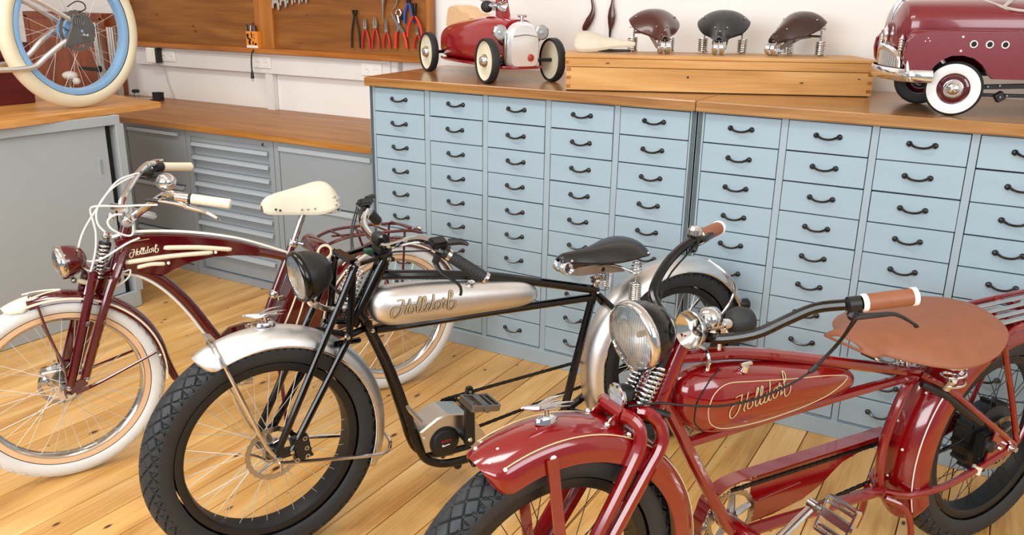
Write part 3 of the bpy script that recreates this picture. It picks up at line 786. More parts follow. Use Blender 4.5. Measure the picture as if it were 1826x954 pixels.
# tank
st = smooth_st([(-0.316, 0.712, 0.004, 0.003), (-0.322, 0.711, 0.032, 0.03), (-0.345, 0.709, 0.052, 0.046), (-0.39, 0.706, 0.061, 0.055), (-0.50, 0.700, 0.060, 0.056), (-0.65, 0.689, 0.053, 0.053), (-0.78, 0.678, 0.046, 0.047), (-0.84, 0.672, 0.038, 0.038), (-0.875, 0.666, 0.022, 0.022), (-0.887, 0.662, 0.003, 0.003)], 4)
tk = obj('tank', tank_mesh(st, 36, 2.3), 'brushed', B, 60)
sf = tank_surf(st, 2.3)
O = V(-0.366, 0.7035); e_ = V(-0.2, -0.022)
script_text(tk, O, e_, 0.203, 0.0070, 'script_dark', sf, 0.0008, 1.0, 'lettering_outline')
script_text(tk, O, e_, 0.203, 0.0044, 'script_tan', sf, 0.0014)
obj('filler_cap', M().lathe([(0.0001, 0.018), (0.011, 0.017), (0.013, 0.012), (0.009, 0.008), (0.009, 0)], (-0.632, 0.03, 0.734), (0, 0.3, 1), 14), 'chrome', tk)
# fenders
pf = half_round(0.058, 0.046)
f = obj('front_fender', fender_mesh(0, CZ, 0.362, pf, R_(60), R_(207), tip0=0.12, sh0=0.35).xf(TB), 'brushed', B, 50)
e1 = M()
for s in (-1, 1): e1.tube([V(0.318*math.cos(a), s*0.0585, CZ+0.318*math.sin(a)) for a in np.linspace(R_(66), R_(202), 40)], 0.0022, 5)
sep('rolled_edge', e1.xf(TB), 'chrome', f)
f2 = obj('rear_fender', fender_mesh(WB, CZ, 0.368, half_round(0.06, 0.044), R_(-27), R_(160), tip0=0.1, sh0=0.6), 'brushed', B, 50)
e2 = M()
for s in (-1, 1): e2.tube([V(WB+0.326*math.cos(a), s*0.0605, CZ+0.326*math.sin(a)) for a in np.linspace(R_(-22), R_(163), 40)], 0.0022, 5)
sep('rolled_edge', e2, 'chrome', f2)
ornament(B, TB, (-0.022, 0, 0.702), 0.08)
# fender stays
s1 = M()
for s in (-1, 1):
    s1.tube([(0.0, s*0.078, 0.34), (0.03, s*0.077, 0.39), (0.065, s*0.074, 0.49), (0.104, s*0.068, 0.605), (0.12, s*0.058, 0.655), (0.13, s*0.035, 0.687), (0.133, 0, 0.697)], 0.0062, 8, k=4)
    s1.tube([(-0.005, s*0.079, 0.322), (-0.15, s*0.078, 0.288), (-0.30, s*0.074, 0.252), (-0.345, s*0.066, 0.25), (-0.365, s*0.04, 0.262), (-0.37, 0, 0.266)], 0.0058, 8, k=4)
s1.box((0.132, 0, 0.703), (0.02, 0.05, 0.006), np.array(Matrix.Rotation(R_(-20), 3, 'Y')))
sep('fender_stay', s1.xf(TB), 'satin_chrome', B)
s2 = M()
for s in (-1, 1): s2.tube([(-1.62, s*0.0, 0.672), (-1.655, s*0.035, 0.64), (-1.69, s*0.064, 0.59), (-1.68, s*0.068, 0.53), (-1.61, s*0.07, 0.46), (-1.452, s*0.075, 0.345)], 0.006, 8, k=4)
sep('fender_stay', s2, 'satin_chrome', B)
# springer fork
fk = M()
for s in (-1, 1):
    fk.tube([(0.0, s*0.077, 0.352), (-0.265, s*0.064, 0.852)], 0.0105, 10)
    fk.tube([(-0.042, s*0.078, 0.348), (-0.21, s*0.073, 0.612), (-0.235, s*0.07, 0.665), (-0.258, s*0.062, 0.85)], 0.0105, 10, k=3)
    fk.box((-0.018, s*0.078, 0.35), (0.05, 0.008, 0.032), bev=0.003)
    fk.box((-0.322, s*0.052, 0.858), (0.125, 0.014, 0.012), np.array(Matrix.Rotation(R_(8), 3, 'Y')), bev=0.002)
    fk.tube([(-0.225, s*0.072, 0.652), (-0.305, s*0.03, 0.648)], 0.010, 8)
    fk.tube([(-0.19, s*0.07, 0.635), (-0.285, s*0.02, 0.61)], 0.009, 8)
fk.box((-0.262, 0, 0.863), (0.026, 0.12, 0.014), bev=0.002)
fk.box((-0.375, 0, 0.846), (0.04, 0.10, 0.012), bev=0.002)
fk.tube([(-0.30, -0.06, 0.67), (-0.30, 0.06, 0.67)], 0.012, 8)
fk.tube([(-0.395, 0, 0.87), (-0.283, 0, 0.67)], 0.017, 12)
fk.tube([(-0.245, -0.07, 0.70), (-0.245, 0.07, 0.70)], 0.008, 8)
fo = obj('front_fork', fk.xf(TB), 'black_paint', B)
bt = M()
for s in (-1, 1):
    for p in ((-0.265, 0.862), (-0.225, 0.652), (-0.31, 0.648), (-0.37, 0.853)):
        bt.lathe([(0.0001, 0.012), (0.006, 0.011), (0.008, 0.006), (0.008, 0.0)], (p[0], s*(0.074 if p[0] > -0.29 else 0.055), p[1]), (0, s, 0), 8)
    bt.lathe([(0.0001, 0.012), (0.007, 0.01), (0.009, 0.0)], (-0.002, s*0.083, 0.342), (0, s, 0), 8)
    bt.lathe([(0.0001, 0.006), (0.006, 0.005), (0.007, 0.0)], (-0.04, s*0.084, 0.35), (0, s, 0), 8)
sep('fork_bolt', bt.xf(TB), 'chrome', fo)
cl = M().box((-0.07, 0.074, 0.352), (0.05, 0.03, 0.075), np.array(Matrix.Rotation(R_(8), 3, 'Y')), bev=0.005)
for i in range(4): cl.box((-0.095+0.004*i, 0.074, 0.325+0.02*i), (0.012, 0.032, 0.006), bev=0.001)
co = obj('brake_caliper', cl.xf(TB), 'black_matte', B)
cb = M()
for p in ((-0.078, 0.383), (-0.082, 0.352), (-0.083, 0.326), (-0.052, 0.322)):
    cb.lathe([(0.003, 0.002), (0.0075, 0.002), (0.0075, -0.003)], (p[0], 0.0895, p[1]), (0, 1, 0), 10)
sep('caliper_bolt', cb.xf(TB), 'steel', co)
sp = M()
for s in (-1, 1): sp.coil((-0.248, s*0.022, 0.715), (-0.296, s*0.022, 0.822), 0.014, 9, 0.0028)
sep('fork_spring', sp.xf(TB), 'chrome', B, 60)
obj('regulator_box', M().box((-0.335, 0.0, 0.868), (0.024, 0.022, 0.014), bev=0.002).xf(TB), 'dark_green', B, 0)
# headlight
hl = headlight(B, TB, (-0.122, 0, 0.826), (1, 0, -0.13), 0.07, 0.095, 'black_matte', 'black_paint')
obj('lamp_bracket', M().tube([(-0.15, 0, 0.756), (-0.158, 0, 0.742)], 0.012, 10).tube([(-0.15, 0.0, 0.75), (-0.19, 0, 0.722), (-0.235, 0, 0.705)], 0.0085, 8).tube([(-0.165, -0.02, 0.738), (-0.165, 0.02, 0.738)], 0.009, 10).xf(TB), 'satin_chrome', hl)
# handlebar
hb = M()
hb.tube([(-0.53, -0.335, 0.858), (-0.474, -0.29, 0.910), (-0.452, -0.235, 0.926), (-0.42, -0.19, 0.922), (-0.386, -0.13, 0.905), (-0.374, -0.05, 0.890), (-0.372, 0.0, 0.892), (-0.374, 0.05, 0.890), (-0.398, 0.13, 0.921), (-0.416, 0.18, 0.934), (-0.427, 0.235, 0.932), (-0.43, 0.292, 0.914), (-0.515, 0.335, 0.850)], 0.0115, 10, k=4)
hbo = obj('handlebar', hb.xf(TB), 'chrome', B)
obj('stem', M().tube([(-0.385, 0, 0.86), (-0.376, 0, 0.885)], 0.014, 10).lathe([(0.019, -0.022), (0.021, -0.016), (0.021, 0.016), (0.019, 0.022)], (-0.374, 0, 0.898), (0, 1, 0), 16).tube([(-0.376, -0.028, 0.868), (-0.376, 0.028, 0.868)], 0.018, 10).xf(TB), 'black_matte', B)
def grip(P, m, em, r=0.0165, ring=True):
    P = [V(*p) for p in P]; d = nrm(P[1]-P[0]); L = np.linalg.norm(P[1]-P[0])
    mb = M().lathe([(0.012, 0), (r, 0.002), (r*1.0, L*0.5), (r*1.0, L-0.004), (r*0.8, L)], P[0], d, 16)
    for i in range(9): mb.lathe([(r*1.0, L*(0.1+0.09*i)), (r*1.05, L*(0.1+0.09*i)+0.002), (r*1.0, L*(0.1+0.09*i)+0.004)], P[0], d, 12)
    return mb
for s, nm in ((1, 'near'), (-1, 'far')):
    a = V(-0.43, 0.292, 0.914) if s > 0 else V(-0.474, -0.29, 0.910); b = V(-0.517, 0.336, 0.848) if s > 0 else V(-0.53, -0.335, 0.858)
    g = obj('grip', grip((a, b), 'black_rubber', 'brushed', 0.0165).xf(TB), 'black_rubber', B)
    d = nrm(b-a)
    sep('grip_end', M().lathe([(0.0165, -0.004), (0.018, 0), (0.017, 0.006), (0.012, 0.008), (0.0001, 0.008)], b, d, 16).lathe([(0.013, -0.008), (0.018, -0.006), (0.018, 0.004), (0.013, 0.006)], a, d, 16).xf(TB), 'satin_chrome', g)
    c = a-d*0.02
    lv = M(); lv.tube([c, c+d*0.016], 0.017, 12)
    lv.tube([c+V(0.012, 0, -0.004), c+V(0.018, -s*0.008, -0.03)], 0.010, 8)
    lv.tube([c+V(0.018, -s*0.008, -0.03), c+V(0.008, s*0.01, -0.055), c+V(-0.025, s*0.04, -0.085), c+V(-0.03, s*0.045, -0.105), c+V(-0.028, s*0.044, -0.115)], [0.009, 0.007, 0.005, 0.005, 0.006], 8, k=3, flat=(1, 0.7))
    lo = obj('brake_lever', lv.xf(TB), 'black_matte', B)
    obj('shifter_pod', M().box(c+V(0.006, -s*0.012, 0.022), (0.05, 0.04, 0.022), np.array(Matrix.Rotation(-0.4*s, 3, 'X')), bev=0.007).tube([c+V(-0.012, s*0.01, 0.026), c+V(-0.04, s*0.03, 0.028), c+V(-0.055, s*0.042, 0.02)], [0.010, 0.009, 0.004], 8, k=2).xf(TB), 'black_matte', lo)
cbm = M()
cbm.tube([(-0.395, 0.26, 0.925), (-0.35, 0.24, 0.925), (-0.33, 0.16, 0.905), (-0.345, 0.08, 0.865), (-0.36, 0.02, 0.80), (-0.30, -0.03, 0.70)], 0.0026, 6, k=5)
cbm.tube([(-0.42, -0.25, 0.94), (-0.375, -0.2, 0.885), (-0.345, -0.14, 0.83), (-0.31, -0.06, 0.74), (-0.27, -0.05, 0.66)], 0.0026, 6, k=5)
cbm.tube([(-0.42, -0.24, 0.935), (-0.36, -0.16, 0.875), (-0.335, -0.1, 0.82), (-0.30, -0.04, 0.72)], 0.0026, 6, k=5)
cbm.tube([(-0.205, 0, 0.80), (-0.24, 0.03, 0.75), (-0.28, 0.02, 0.69)], 0.003, 6, k=4)
sep('cable', cbm.xf(TB), 'black_matte', B)
# drive unit
mo = M()
V8 = [(-0.441, 0.302), (-0.50, 0.336), (-0.535, 0.343), (-0.60, 0.33), (-0.60, 0.22), (-0.462, 0.225)]
mo.prism(V8, (0, 0.068, 0), (1, 0, 0), (0, 0, 1), 0.105, bev=0.006)
mc = obj('motor_cover', mo, 'alu', B, 20)
tri_ = M().prism([(-0.618, 0.322), (-0.695, 0.196), (-0.632, 0.19), (-0.615, 0.21)], (0, 0.056, 0), (1, 0, 0), (0, 0, 1), 0.11)
obj('side_plate', tri_, 'alu', mc, 0)
dk = M().lathe([(0.0001, 0.016), (0.036, 0.016), (0.042, 0.012), (0.043, 0.006), (0.05, 0.004), (0.052, -0.01), (0.0001, -0.01)], (-0.522, 0.066, 0.254), (0, 1, 0), 32)
dko = obj('motor_disc', dk, 'black_matte', mc, 40)
sc = M()
for p in ((-0.452, 0.285), (-0.63, 0.215), (-0.672, 0.214)):
    sc.lathe([(0.0001, 0.003), (0.005, 0.003), (0.006, 0)], (p[0], 0.069 if p[0] > -0.6 else 0.057, p[1]), (0, 1, 0), 10)
sep('cover_screw', sc, 'chrome', mc)
fc = bpy.data.curves.new('maker_name', 'FONT'); fc.body = 'BOSCH'; fc.size = 0.0105; fc.align_x = 'CENTER'; fc.extrude = 0.0003
fo_ = bpy.data.objects.new('maker_name', fc); COL.objects.link(fo_)
bpy.context.view_layer.update()
fme = bpy.data.meshes.new_from_object(fo_.evaluated_get(bpy.context.evaluated_depsgraph_get()))
bpy.data.objects.remove(fo_)
A_ = [(-0.522-v.co.x, 0.0826+v.co.z, 0.258+v.co.y) for v in fme.vertices]
me2 = bpy.data.meshes.new('maker_name'); me2.from_pydata(A_, [], [tuple(p.vertices) for p in fme.polygons]); 
BOSCH = link('maker_name', me2, 'tool_red', mc)
sep('badge_mark', M().tube([(-0.534, 0.0824, 0.248), (-0.52, 0.0824, 0.2465), (-0.514, 0.0824, 0.244)], 0.0016, 5).box((-0.511, 0.0824, 0.247), (0.006, 0.001, 0.006)), 'white_plastic', mc, 0)
# cranks, pedals, chain
BBu, BBz = -0.590, 0.262
sprocket(B, (BBu, -0.05, BBz), 0.072, 38, 'black_matte')
cr_ = M().rings([[V(BBu+w*x, y, z) for x, y in ((-1, 0.098), (1, 0.098), (1, 0.112), (-1, 0.112))] for z, w in ((0.242, 0.008), (0.25, 0.017), (0.30, 0.016), (0.42, 0.013), (0.44, 0.008))])
c1 = obj('crank_arm', cr_, 'black_matte', B, 20)
sep('crank_bolt', M().lathe([(0.0001, 0.004), (0.006, 0.003), (0.008, 0)], (BBu, 0.112, BBz), (0, 1, 0), 10).lathe([(0.0001, 0.004), (0.005, 0.003), (0.006, 0)], (BBu, 0.112, 0.425), (0, 1, 0), 8), 'chrome', c1)
cr2_ = M().tube([(BBu, -0.085, BBz), (BBu, -0.095, 0.10)], [0.015, 0.011], 8)
obj('crank_arm', cr2_, 'black_matte', B)
obj('bottom_bracket', M().tube([(BBu, -0.085, BBz), (BBu, 0.1, BBz)], 0.018, 14), 'black_matte', B)
pedal(B, (BBu-0.005, 0.165, 0.412), (1, 0, 0.18), (0, 1, 0), 'dull_steel')
pedal(B, (BBu, -0.15, 0.10), (1, 0, 0.1), (0, -1, 0), 'dull_steel')
SPz = 0.341
chain(B, [(BBu+0.02, -0.05, BBz+0.069), (BBu-0.01, -0.05, BBz+0.072), (WB, -0.05, SPz+0.036)])
chain(B, [(BBu-0.005, -0.05, BBz-0.072), (WB, -0.05, SPz-0.036)])
sprocket(B, (WB, -0.05, SPz), 0.036, 18, 'black_matte', 3, 'rear_sprocket')
obj('motor_tube', M().tube([(-0.40, 0.03, 0.40), (-0.455, 0.045, 0.325)], 0.008, 8), 'alu', B)
# saddle
su = -0.13
sd = [(-0.966, 0.772, 0.016, 0.010, 0.007), (-0.985, 0.783, 0.026, 0.022, 0.007), (-1.03, 0.786, 0.032, 0.030, 0.007), (-1.08, 0.788, 0.050, 0.036, 0.007), (-1.13, 0.795, 0.080, 0.040, 0.007), (-1.18, 0.802, 0.104, 0.038, 0.007), (-1.225, 0.806, 0.110, 0.034, 0.007), (-1.262, 0.800, 0.100, 0.030, 0.007), (-1.28, 0.788, 0.072, 0.022, 0.007)]
sd = smooth_st(sd, 3)
sa = obj('saddle', loft_y(sd, 16), 'black_leather', B, 60)
rv = M()
for s in (-1, 1):
    rv.sphere((-1.0, s*0.0285, 0.763), 0.005, 8, 6); rv.sphere((-1.255, s*0.098, 0.775), 0.005, 8, 6)
sep('saddle_rivet', rv, 'chrome', sa)
fm2 = M()
for s in (-1, 1):
    fm2.coil((-0.985, s*0.012, 0.738), (-0.985, s*0.03, 0.738), 0.020, 3, 0.003)
    fm2.tube([(-0.97, s*0.02, 0.756), (-0.972, s*0.02, 0.768)], 0.003, 6)
    fm2.tube([(-1.05, s*0.02, 0.735), (-1.15, s*0.05, 0.735), (-1.21, s*0.075, 0.71)], 0.0035, 6, k=3)
    fm2.coil((-1.225, s*0.078, 0.745), (-1.225, s*0.078, 0.705), 0.012, 3.5, 0.0025, R2=0.022)
    fm2.tube([(-1.225, s*0.078, 0.70), (-1.225, s*0.078, 0.65)], 0.004, 8)
    fm2.coil((-1.225, s*0.078, 0.668), (-1.225, s*0.078, 0.61), 0.0185, 8, 0.0032)
    fm2.sphere((-1.225, s*0.078, 0.602), 0.006, 8, 6)
sep('saddle_spring', fm2, 'chrome', sa, 60)
bk = M()
for s in (-1, 1):
    bk.prism([(-0.995, 0.725), (-1.02, 0.739), (-1.11, 0.742), (-1.20, 0.715), (-1.21, 0.70), (-1.12, 0.706), (-1.02, 0.712), (-0.998, 0.718)], (0, s*0.035+0.002, 0), (1, 0, 0), (0, 0, 1), 0.004)
sep('saddle_bracket', bk, 'leather_bracket', sa, 0)
obj('seat_post', M().tube([(-1.117, 0, 0.64), (-1.122, 0, 0.69)], 0.012, 12).lathe([(0.022, 0), (0.026, 0.006), (0.022, 0.012)], (-1.12, 0, 0.668), (0, 0, 1), 14).coil((-1.14, 0, 0.672), (-1.14, 0, 0.70), 0.02, 4, 0.0025).tube([(-1.115, -0.042, 0.722), (-1.115, 0.042, 0.722)], 0.008, 10), 'chrome', B)
# rear lamp
rl = M().lathe([(0.0001, 0.035), (0.012, 0.034), (0.019, 0.02), (0.022, 0.004), (0.022, -0.002), (0.0001, -0.002)], (-1.775, 0.05, 0.495), (1, 0, 0.1), 18)
ro = obj('rear_lamp', rl, 'black_matte', B)
obj('lamp_stem', M().tube([(-1.745, 0.05, 0.49), (-1.77, 0.05, 0.475), (-1.80, 0.03, 0.46)], 0.006, 8), 'satin_chrome', ro)
# ------------------------------------------------------------------ red bike (right front)
B = thing('bicycle', 'bright red vintage-style bike with red tank, tan saddle and black fat tyres', 'bicycle', (1.841, -1.697, 0), heading(237.9), 'vintage-style bicycles on the floor')
D2 = R_(2.36); TR = rotz(D2); WR = -1.513; PNT = 'red_paint'; ID = np.eye(4)
wf = wheel(B, 'front_wheel', 0, RF, D2, 'fat', 'tread_rubber', 0.26, 0.047, fat_rim, 'black_matte', 'black_matte', rrim=0.238, seed=0.05)
wr = wheel(B, 'rear_wheel', WR, RF, 0, 'fat', 'tread_rubber', 0.26, 0.047, fat_rim, 'black_matte', 'black_matte', rrim=0.238, hub_r=0.075, hub_w=0.03)
cyl = M(); cyl.lathe([(0.0001, -0.045), (0.085, -0.04), (0.105, -0.026), (0.108, 0), (0.105, 0.026), (0.085, 0.04), (0.0001, 0.045)], (0, 0, 0), (0, 1, 0), 32)
for i in range(12):
    a = 2*PI*i/12; cyl.box((0.105*math.cos(a), 0, 0.105*math.sin(a)), (0.02, 0.05, 0.012), np.array(Matrix.Rotation(-a, 3, 'Y')))
obj('hub_motor', cyl, 'black_matte', wr, 40)
rotor(wr, 0.056, 0.085, 'steel')
cl = M().box((0.088, 0.062, 0.02), (0.06, 0.03, 0.075), bev=0.006).lathe([(0.0001, 0.012), (0.018, 0.01), (0.022, 0)], (0.085, 0.076, 0.02), (0, 1, 0), 14)
cl.box((0.10, 0.062, -0.03), (0.03, 0.02, 0.03), bev=0.003)
co = obj('brake_caliper', cl, 'black_matte', wr, 20)
obj('caliper_bolt', M().lathe([(0.0001, 0.005), (0.005, 0.004), (0.007, 0)], (0.068, 0.078, 0.052), (0, 1, 0), 8), 'chrome', B).location = (WR, 0, RF)
# frame
fm = M()
fm.tube([(-0.338, 0, 0.868), (-0.268, 0, 0.69)], 0.021, 14)
fm.tube([(-0.325, 0, 0.815), (-0.40, 0, 0.806), (-0.482, 0, 0.796), (-0.58, 0, 0.774), (-0.68, 0, 0.748), (-0.81, 0, 0.712), (-0.936, 0, 0.677), (-1.165, 0, 0.613)], 0.0155, 10, k=3)
fm.tube([(-0.365, 0, 0.590), (-0.64, 0, 0.599), (-0.917, 0, 0.606), (-1.15, 0, 0.607)], 0.0135, 10)
fm.tube([(-0.282, 0, 0.735), (-0.348, 0, 0.624), (-0.392, 0, 0.542), (-0.509, 0, 0.345), (-0.54, 0, 0.305)], 0.0165, 10, k=2)
fm.tube([(-0.56, -0.055, 0.30), (-0.56, 0.09, 0.30)], 0.024, 16)
fm.tube([(-0.57, 0, 0.285), (-0.84, 0, 0.276), (-1.092, 0, 0.267)], 0.0165, 10)
fm.tube([(-1.165, 0, 0.618), (-1.118, 0, 0.57), (-1.082, 0, 0.48), (-1.066, 0, 0.40), (-1.072, 0, 0.32), (-1.092, 0, 0.255)], 0.0135, 10, k=3)
for s in (-1, 1):
    fm.tube([(-1.085, s*0.012, 0.268), (-1.125, s*0.06, 0.273), (-1.198, s*0.081, 0.282), (-1.26, s*0.084, 0.285), (-1.40, s*0.084, 0.307), (-1.52, s*0.084, 0.335)], 0.0105, 9, k=3)
    fm.tube([(-1.158, s*0.012, 0.612), (-1.215, s*0.056, 0.577), (-1.319, s*0.08, 0.497), (-1.44, s*0.084, 0.41), (-1.535, s*0.084, 0.343)], 0.0105, 9, k=3)
    fm.prism([(-1.53, 0.345), (-1.43, 0.405), (-1.41, 0.318), (-1.52, 0.33)], (0, s*0.082+0.002, 0), (1, 0, 0), (0, 0, 1), 0.004)
    # rack hoop struts
    fm.tube([(-1.54, s*0.086, 0.35), (-1.47, s*0.088, 0.50), (-1.385, s*0.09, 0.665), (-1.373, s*0.09, 0.70), (-1.395, s*0.09, 0.728), (-1.47, s*0.09, 0.735), (-1.76, s*0.09, 0.735)], 0.0085, 9, k=3)
    fm.tube([(-1.33, s*0.055, 0.738), (-1.50, s*0.055, 0.738), (-1.76, s*0.055, 0.738)], 0.007, 8)
    fm.tube([(-1.545, s*0.086, 0.35), (-1.72, s*0.09, 0.735)], 0.0075, 8)
fm.tube([(-1.76, -0.09, 0.735), (-1.76, 0.09, 0.735)], 0.0085, 8)
fm.tube([(-1.34, -0.055, 0.738), (-1.34, 0.055, 0.738)], 0.007, 8)
for u_ in (-1.44, -1.58): fm.tube([(u_, -0.09, 0.737), (u_, 0.09, 0.737)], 0.007, 8)
fm.tube([(-1.09, -0.02, 0.262), (-1.09, 0.02, 0.262)], 0.018, 10)
frm = obj('frame', fm, PNT, B)
for v in (-0.035, 0.003, 0.041, 0.075):
    obj('rack_slat', M().box((-1.545, v, 0.7485), (0.36, 0.018, 0.006), bev=0.002), 'silver_paint', frm, 0)
bt = M()
for s in (1,):
    bt.lathe([(0.0001, 0.02), (0.008, 0.018), (0.011, 0.004), (0.012, 0)], (WR, s*0.088, 0.341), (0, s, 0), 10)
    bt.lathe([(0.0001, 0.008), (0.006, 0.007), (0.008, 0)], (-1.46, s*0.086, 0.352), (0, s, 0), 8)
sep('axle_nut', bt, 'chrome', frm)
obj('tan_strap', M().tube([(-1.372, 0.084, 0.29), (-1.378, 0.084, 0.312)], 0.0135, 10), 'cream_plastic', frm)
obj('seat_stay_sleeve', M().tube([(-1.14, 0.03, 0.595), (-1.20, 0.055, 0.565), (-1.28, 0.074, 0.505), (-1.36, 0.08, 0.452)], [0.009, 0.012, 0.013, 0.010], 8, k=4), 'black_matte', frm)
ks = M()
for s in (-1, 1): ks.tube([(-1.07, s*0.03, 0.262), (-1.105, s*0.06, 0.245), (-1.128, s*0.075, 0.20), (-1.135, s*0.085, 0.13), (-1.12, s*0.10, 0.05), (-1.10, s*0.115, 0.008)], 0.0095, 9, k=4)
sep('kickstand', ks, PNT, B)
# tank
st = smooth_st([(-0.318, 0.715, 0.004, 0.003), (-0.324, 0.715, 0.036, 0.028), (-0.35, 0.710, 0.064, 0.046), (-0.40, 0.700, 0.082, 0.058), (-0.47, 0.692, 0.086, 0.061), (-0.56, 0.683, 0.079, 0.060), (-0.66, 0.674, 0.066, 0.054), (-0.76, 0.664, 0.052, 0.044), (-0.84, 0.656, 0.038, 0.031), (-0.885, 0.650, 0.022, 0.018), (-0.903, 0.647, 0.003, 0.003)], 4)
tk = obj('tank', tank_mesh(st, 40, 2.3), PNT, B, 60)
sf = tank_surf(st, 2.3)
O = V(-0.436, 0.683); e_ = V(-0.193, 0.005)
script_text(tk, O, e_, 0.19, 0.0050, 'script_dark', sf, 0.0008, 1.05, 'lettering_edging')  # dark outline lettered behind the gold script
script_text(tk, O+V(0.0008, 0.0008), e_, 0.19, 0.0034, 'script_gold', sf, 0.0014, 1.05)
def on_tank(pts, w, m, name, off=0.0012, k=5, closed=False):
    P = catmull([V(*p) for p in pts], k, closed)
    obj(name, M().tube([(p[0], sf(p[0], p[1])+off, p[1]) for p in P], w, 5, closed=closed), m, tk, 60)
on_tank([(-0.378, 0.705), (-0.392, 0.735), (-0.43, 0.750), (-0.50, 0.742), (-0.62, 0.722), (-0.75, 0.700), (-0.835, 0.680), (-0.84, 0.668), (-0.76, 0.645), (-0.66, 0.632), (-0.54, 0.628), (-0.44, 0.634), (-0.395, 0.655), (-0.38, 0.68)], 0.0011, 'gold_line', 'pinstripe', closed=True)
on_tank([(-0.425, 0.778), (-0.385, 0.762), (-0.355, 0.73), (-0.348, 0.70), (-0.356, 0.662), (-0.39, 0.628)], 0.0016, 'black_matte', 'seam')
obj('tank_strap', M().tube([(-0.395, 0.02, 0.776), (-0.395, 0.021, 0.80), (-0.395, 0.01, 0.819), (-0.395, -0.01, 0.821)], 0.005, 8, k=3), 'chrome', tk)
fcp = M().lathe([(0.0001, 0.016), (0.009, 0.015), (0.011, 0.0)], (-0.49, 0.034, 0.765), (0, 0.35, 1), 12).box((-0.49, 0.04, 0.782), (0.034, 0.01, 0.007), bev=0.002)
obj('filler_cap', fcp, 'chrome', tk)
# fenders
pr = [(-0.070, -0.072), (-0.0695, -0.05), (-0.067, -0.030), (-0.058, -0.016), (-0.038, -0.006), (-0.018, -0.0015), (0, 0), (0.018, -0.0015), (0.038, -0.006), (0.058, -0.016), (0.067, -0.030), (0.0695, -0.05), (0.070, -0.072)]
f = obj('front_fender', fender_mesh(0, CZ, 0.390, pr, R_(62.5), R_(212), n=70, tip0=0.11, sh0=0.6).xf(TR), PNT, B, 50)
f2 = obj('rear_fender', fender_mesh(WR, CZ, 0.396, pr, R_(-26), R_(172), n=70, tip0=0.1, sh0=0.6), PNT, B, 50)
for s, n in ((1, 'pinstripe'), (-1, 'pinstripe')):
    obj(n, arc_strip(0, CZ, 0.375, s*0.0595, R_(68.5), R_(210), 0.0014).xf(TR), 'gold_line', f, 60)
    obj(n, arc_strip(WR, CZ, 0.381, s*0.0595, R_(-20), R_(166), 0.0018), 'pale_line', f2, 60)
rv = M()
for a, v in ((66, 0.03), (66, -0.03), (70.5, 0.012), (69, -0.045), (68, 0.066)):
    r = 0.39-(0.004 if abs(v) < .04 else 0.012); rv.sphere((r*math.cos(R_(a)), v, CZ+r*math.sin(R_(a))), 0.0045, 8, 6)
rv.sphere((0.034, 0.071, 0.688), (0.008, 0.003, 0.008), 10, 6)
sep('fender_rivet', rv.xf(TR), 'pale_line', f)
rv = M()
for a, v in ((33, 0.02), (36, 0.02), (18, -0.02), (8, 0.02), (-6, -0.01)):
    r = 0.395; rv.sphere((WR+r*math.cos(R_(a)), v, CZ+r*math.sin(R_(a))), 0.004, 8, 6)
sep('fender_rivet', rv, 'pale_line', f2)
ornament(B, TR, (0.008, 0, 0.732), 0.1)
stf = M()
for s in (-1, 1):
    stf.prism([(0.052, 0.69), (0.026, 0.69), (-0.020, 0.36), (0.005, 0.345)], (0, s*0.0745+0.0025, 0), (1, 0, 0), (0, 0, 1), 0.005, bev=0.001)
sep('fender_stay', stf.xf(TR), PNT, B, 20)
# fork
fk = M()
for s in (-1, 1):
    fk.tube([(-0.035, s*0.084, 0.335), (-0.122, s*0.078, 0.465), (-0.207, s*0.075, 0.594), (-0.236, s*0.073, 0.635), (-0.247, s*0.069, 0.668), (-0.240, s*0.06, 0.698), (-0.220, s*0.05, 0.718), (-0.205, s*0.034, 0.720)], 0.0155, 10, k=4)
    fk.tube([(0.0, s*0.084, 0.345), (-0.079, s*0.078, 0.477), (-0.161, s*0.075, 0.617), (-0.18, s*0.073, 0.655), (-0.186, s*0.069, 0.680), (-0.184, s*0.06, 0.703), (-0.174, s*0.049, 0.717), (-0.165, s*0.034, 0.719)], 0.0155, 10, k=4)
fk.tube([(-0.165, -0.036, 0.719), (-0.165, 0.036, 0.719)], 0.0155, 10); fk.tube([(-0.205, -0.036, 0.720), (-0.205, 0.036, 0.720)], 0.0155, 10)
fk.tube([(-0.30, 0, 0.86), (-0.225, 0, 0.69)], 0.014, 12)
for s in (-1, 1): fk.prism([(-0.135, 0.715), (-0.165, 0.73), (-0.185, 0.69), (-0.12, 0.695)], (0, s*0.03, 0), (1, 0, 0), (0, 0, 1), 0.004)
fk.box((-0.21, 0, 0.705), (0.08, 0.05, 0.02), np.array(Matrix.Rotation(R_(-20), 3, 'Y')), bev=0.004)
fo = obj('front_fork', fk.xf(TR), PNT, B)
sp = M()
for s in (-1, 1):
    sp.coil((-0.213, s*0.026, 0.718), (-0.262, s*0.026, 0.808), 0.0165, 9.5, 0.0034)
    sp.tube([(-0.20, s*0.026, 0.69), (-0.218, s*0.026, 0.727)], 0.005, 8)
    sp.sphere((-0.285, s*0.026, 0.848), 0.011, 8, 6)
spo = sep('fork_spring', sp.xf(TR), 'chrome', B, 60)
d = M()
for s in (-1, 1): d.tube([(-0.213, s*0.026, 0.718), (-0.283, s*0.026, 0.846)], 0.0105, 10)
d.tube([(-0.215, 0.02, 0.724), (-0.232, 0.045, 0.722), (-0.262, 0.07, 0.712)], 0.008, 8)
sep('damper', d.xf(TR), 'black_matte', spo)
bts = M()
for p in ((-0.122, 0.036, 0.708), (-0.166, 0.056, 0.684), (-0.122, -0.036, 0.708)): bts.sphere(p, 0.0075, 8, 6)
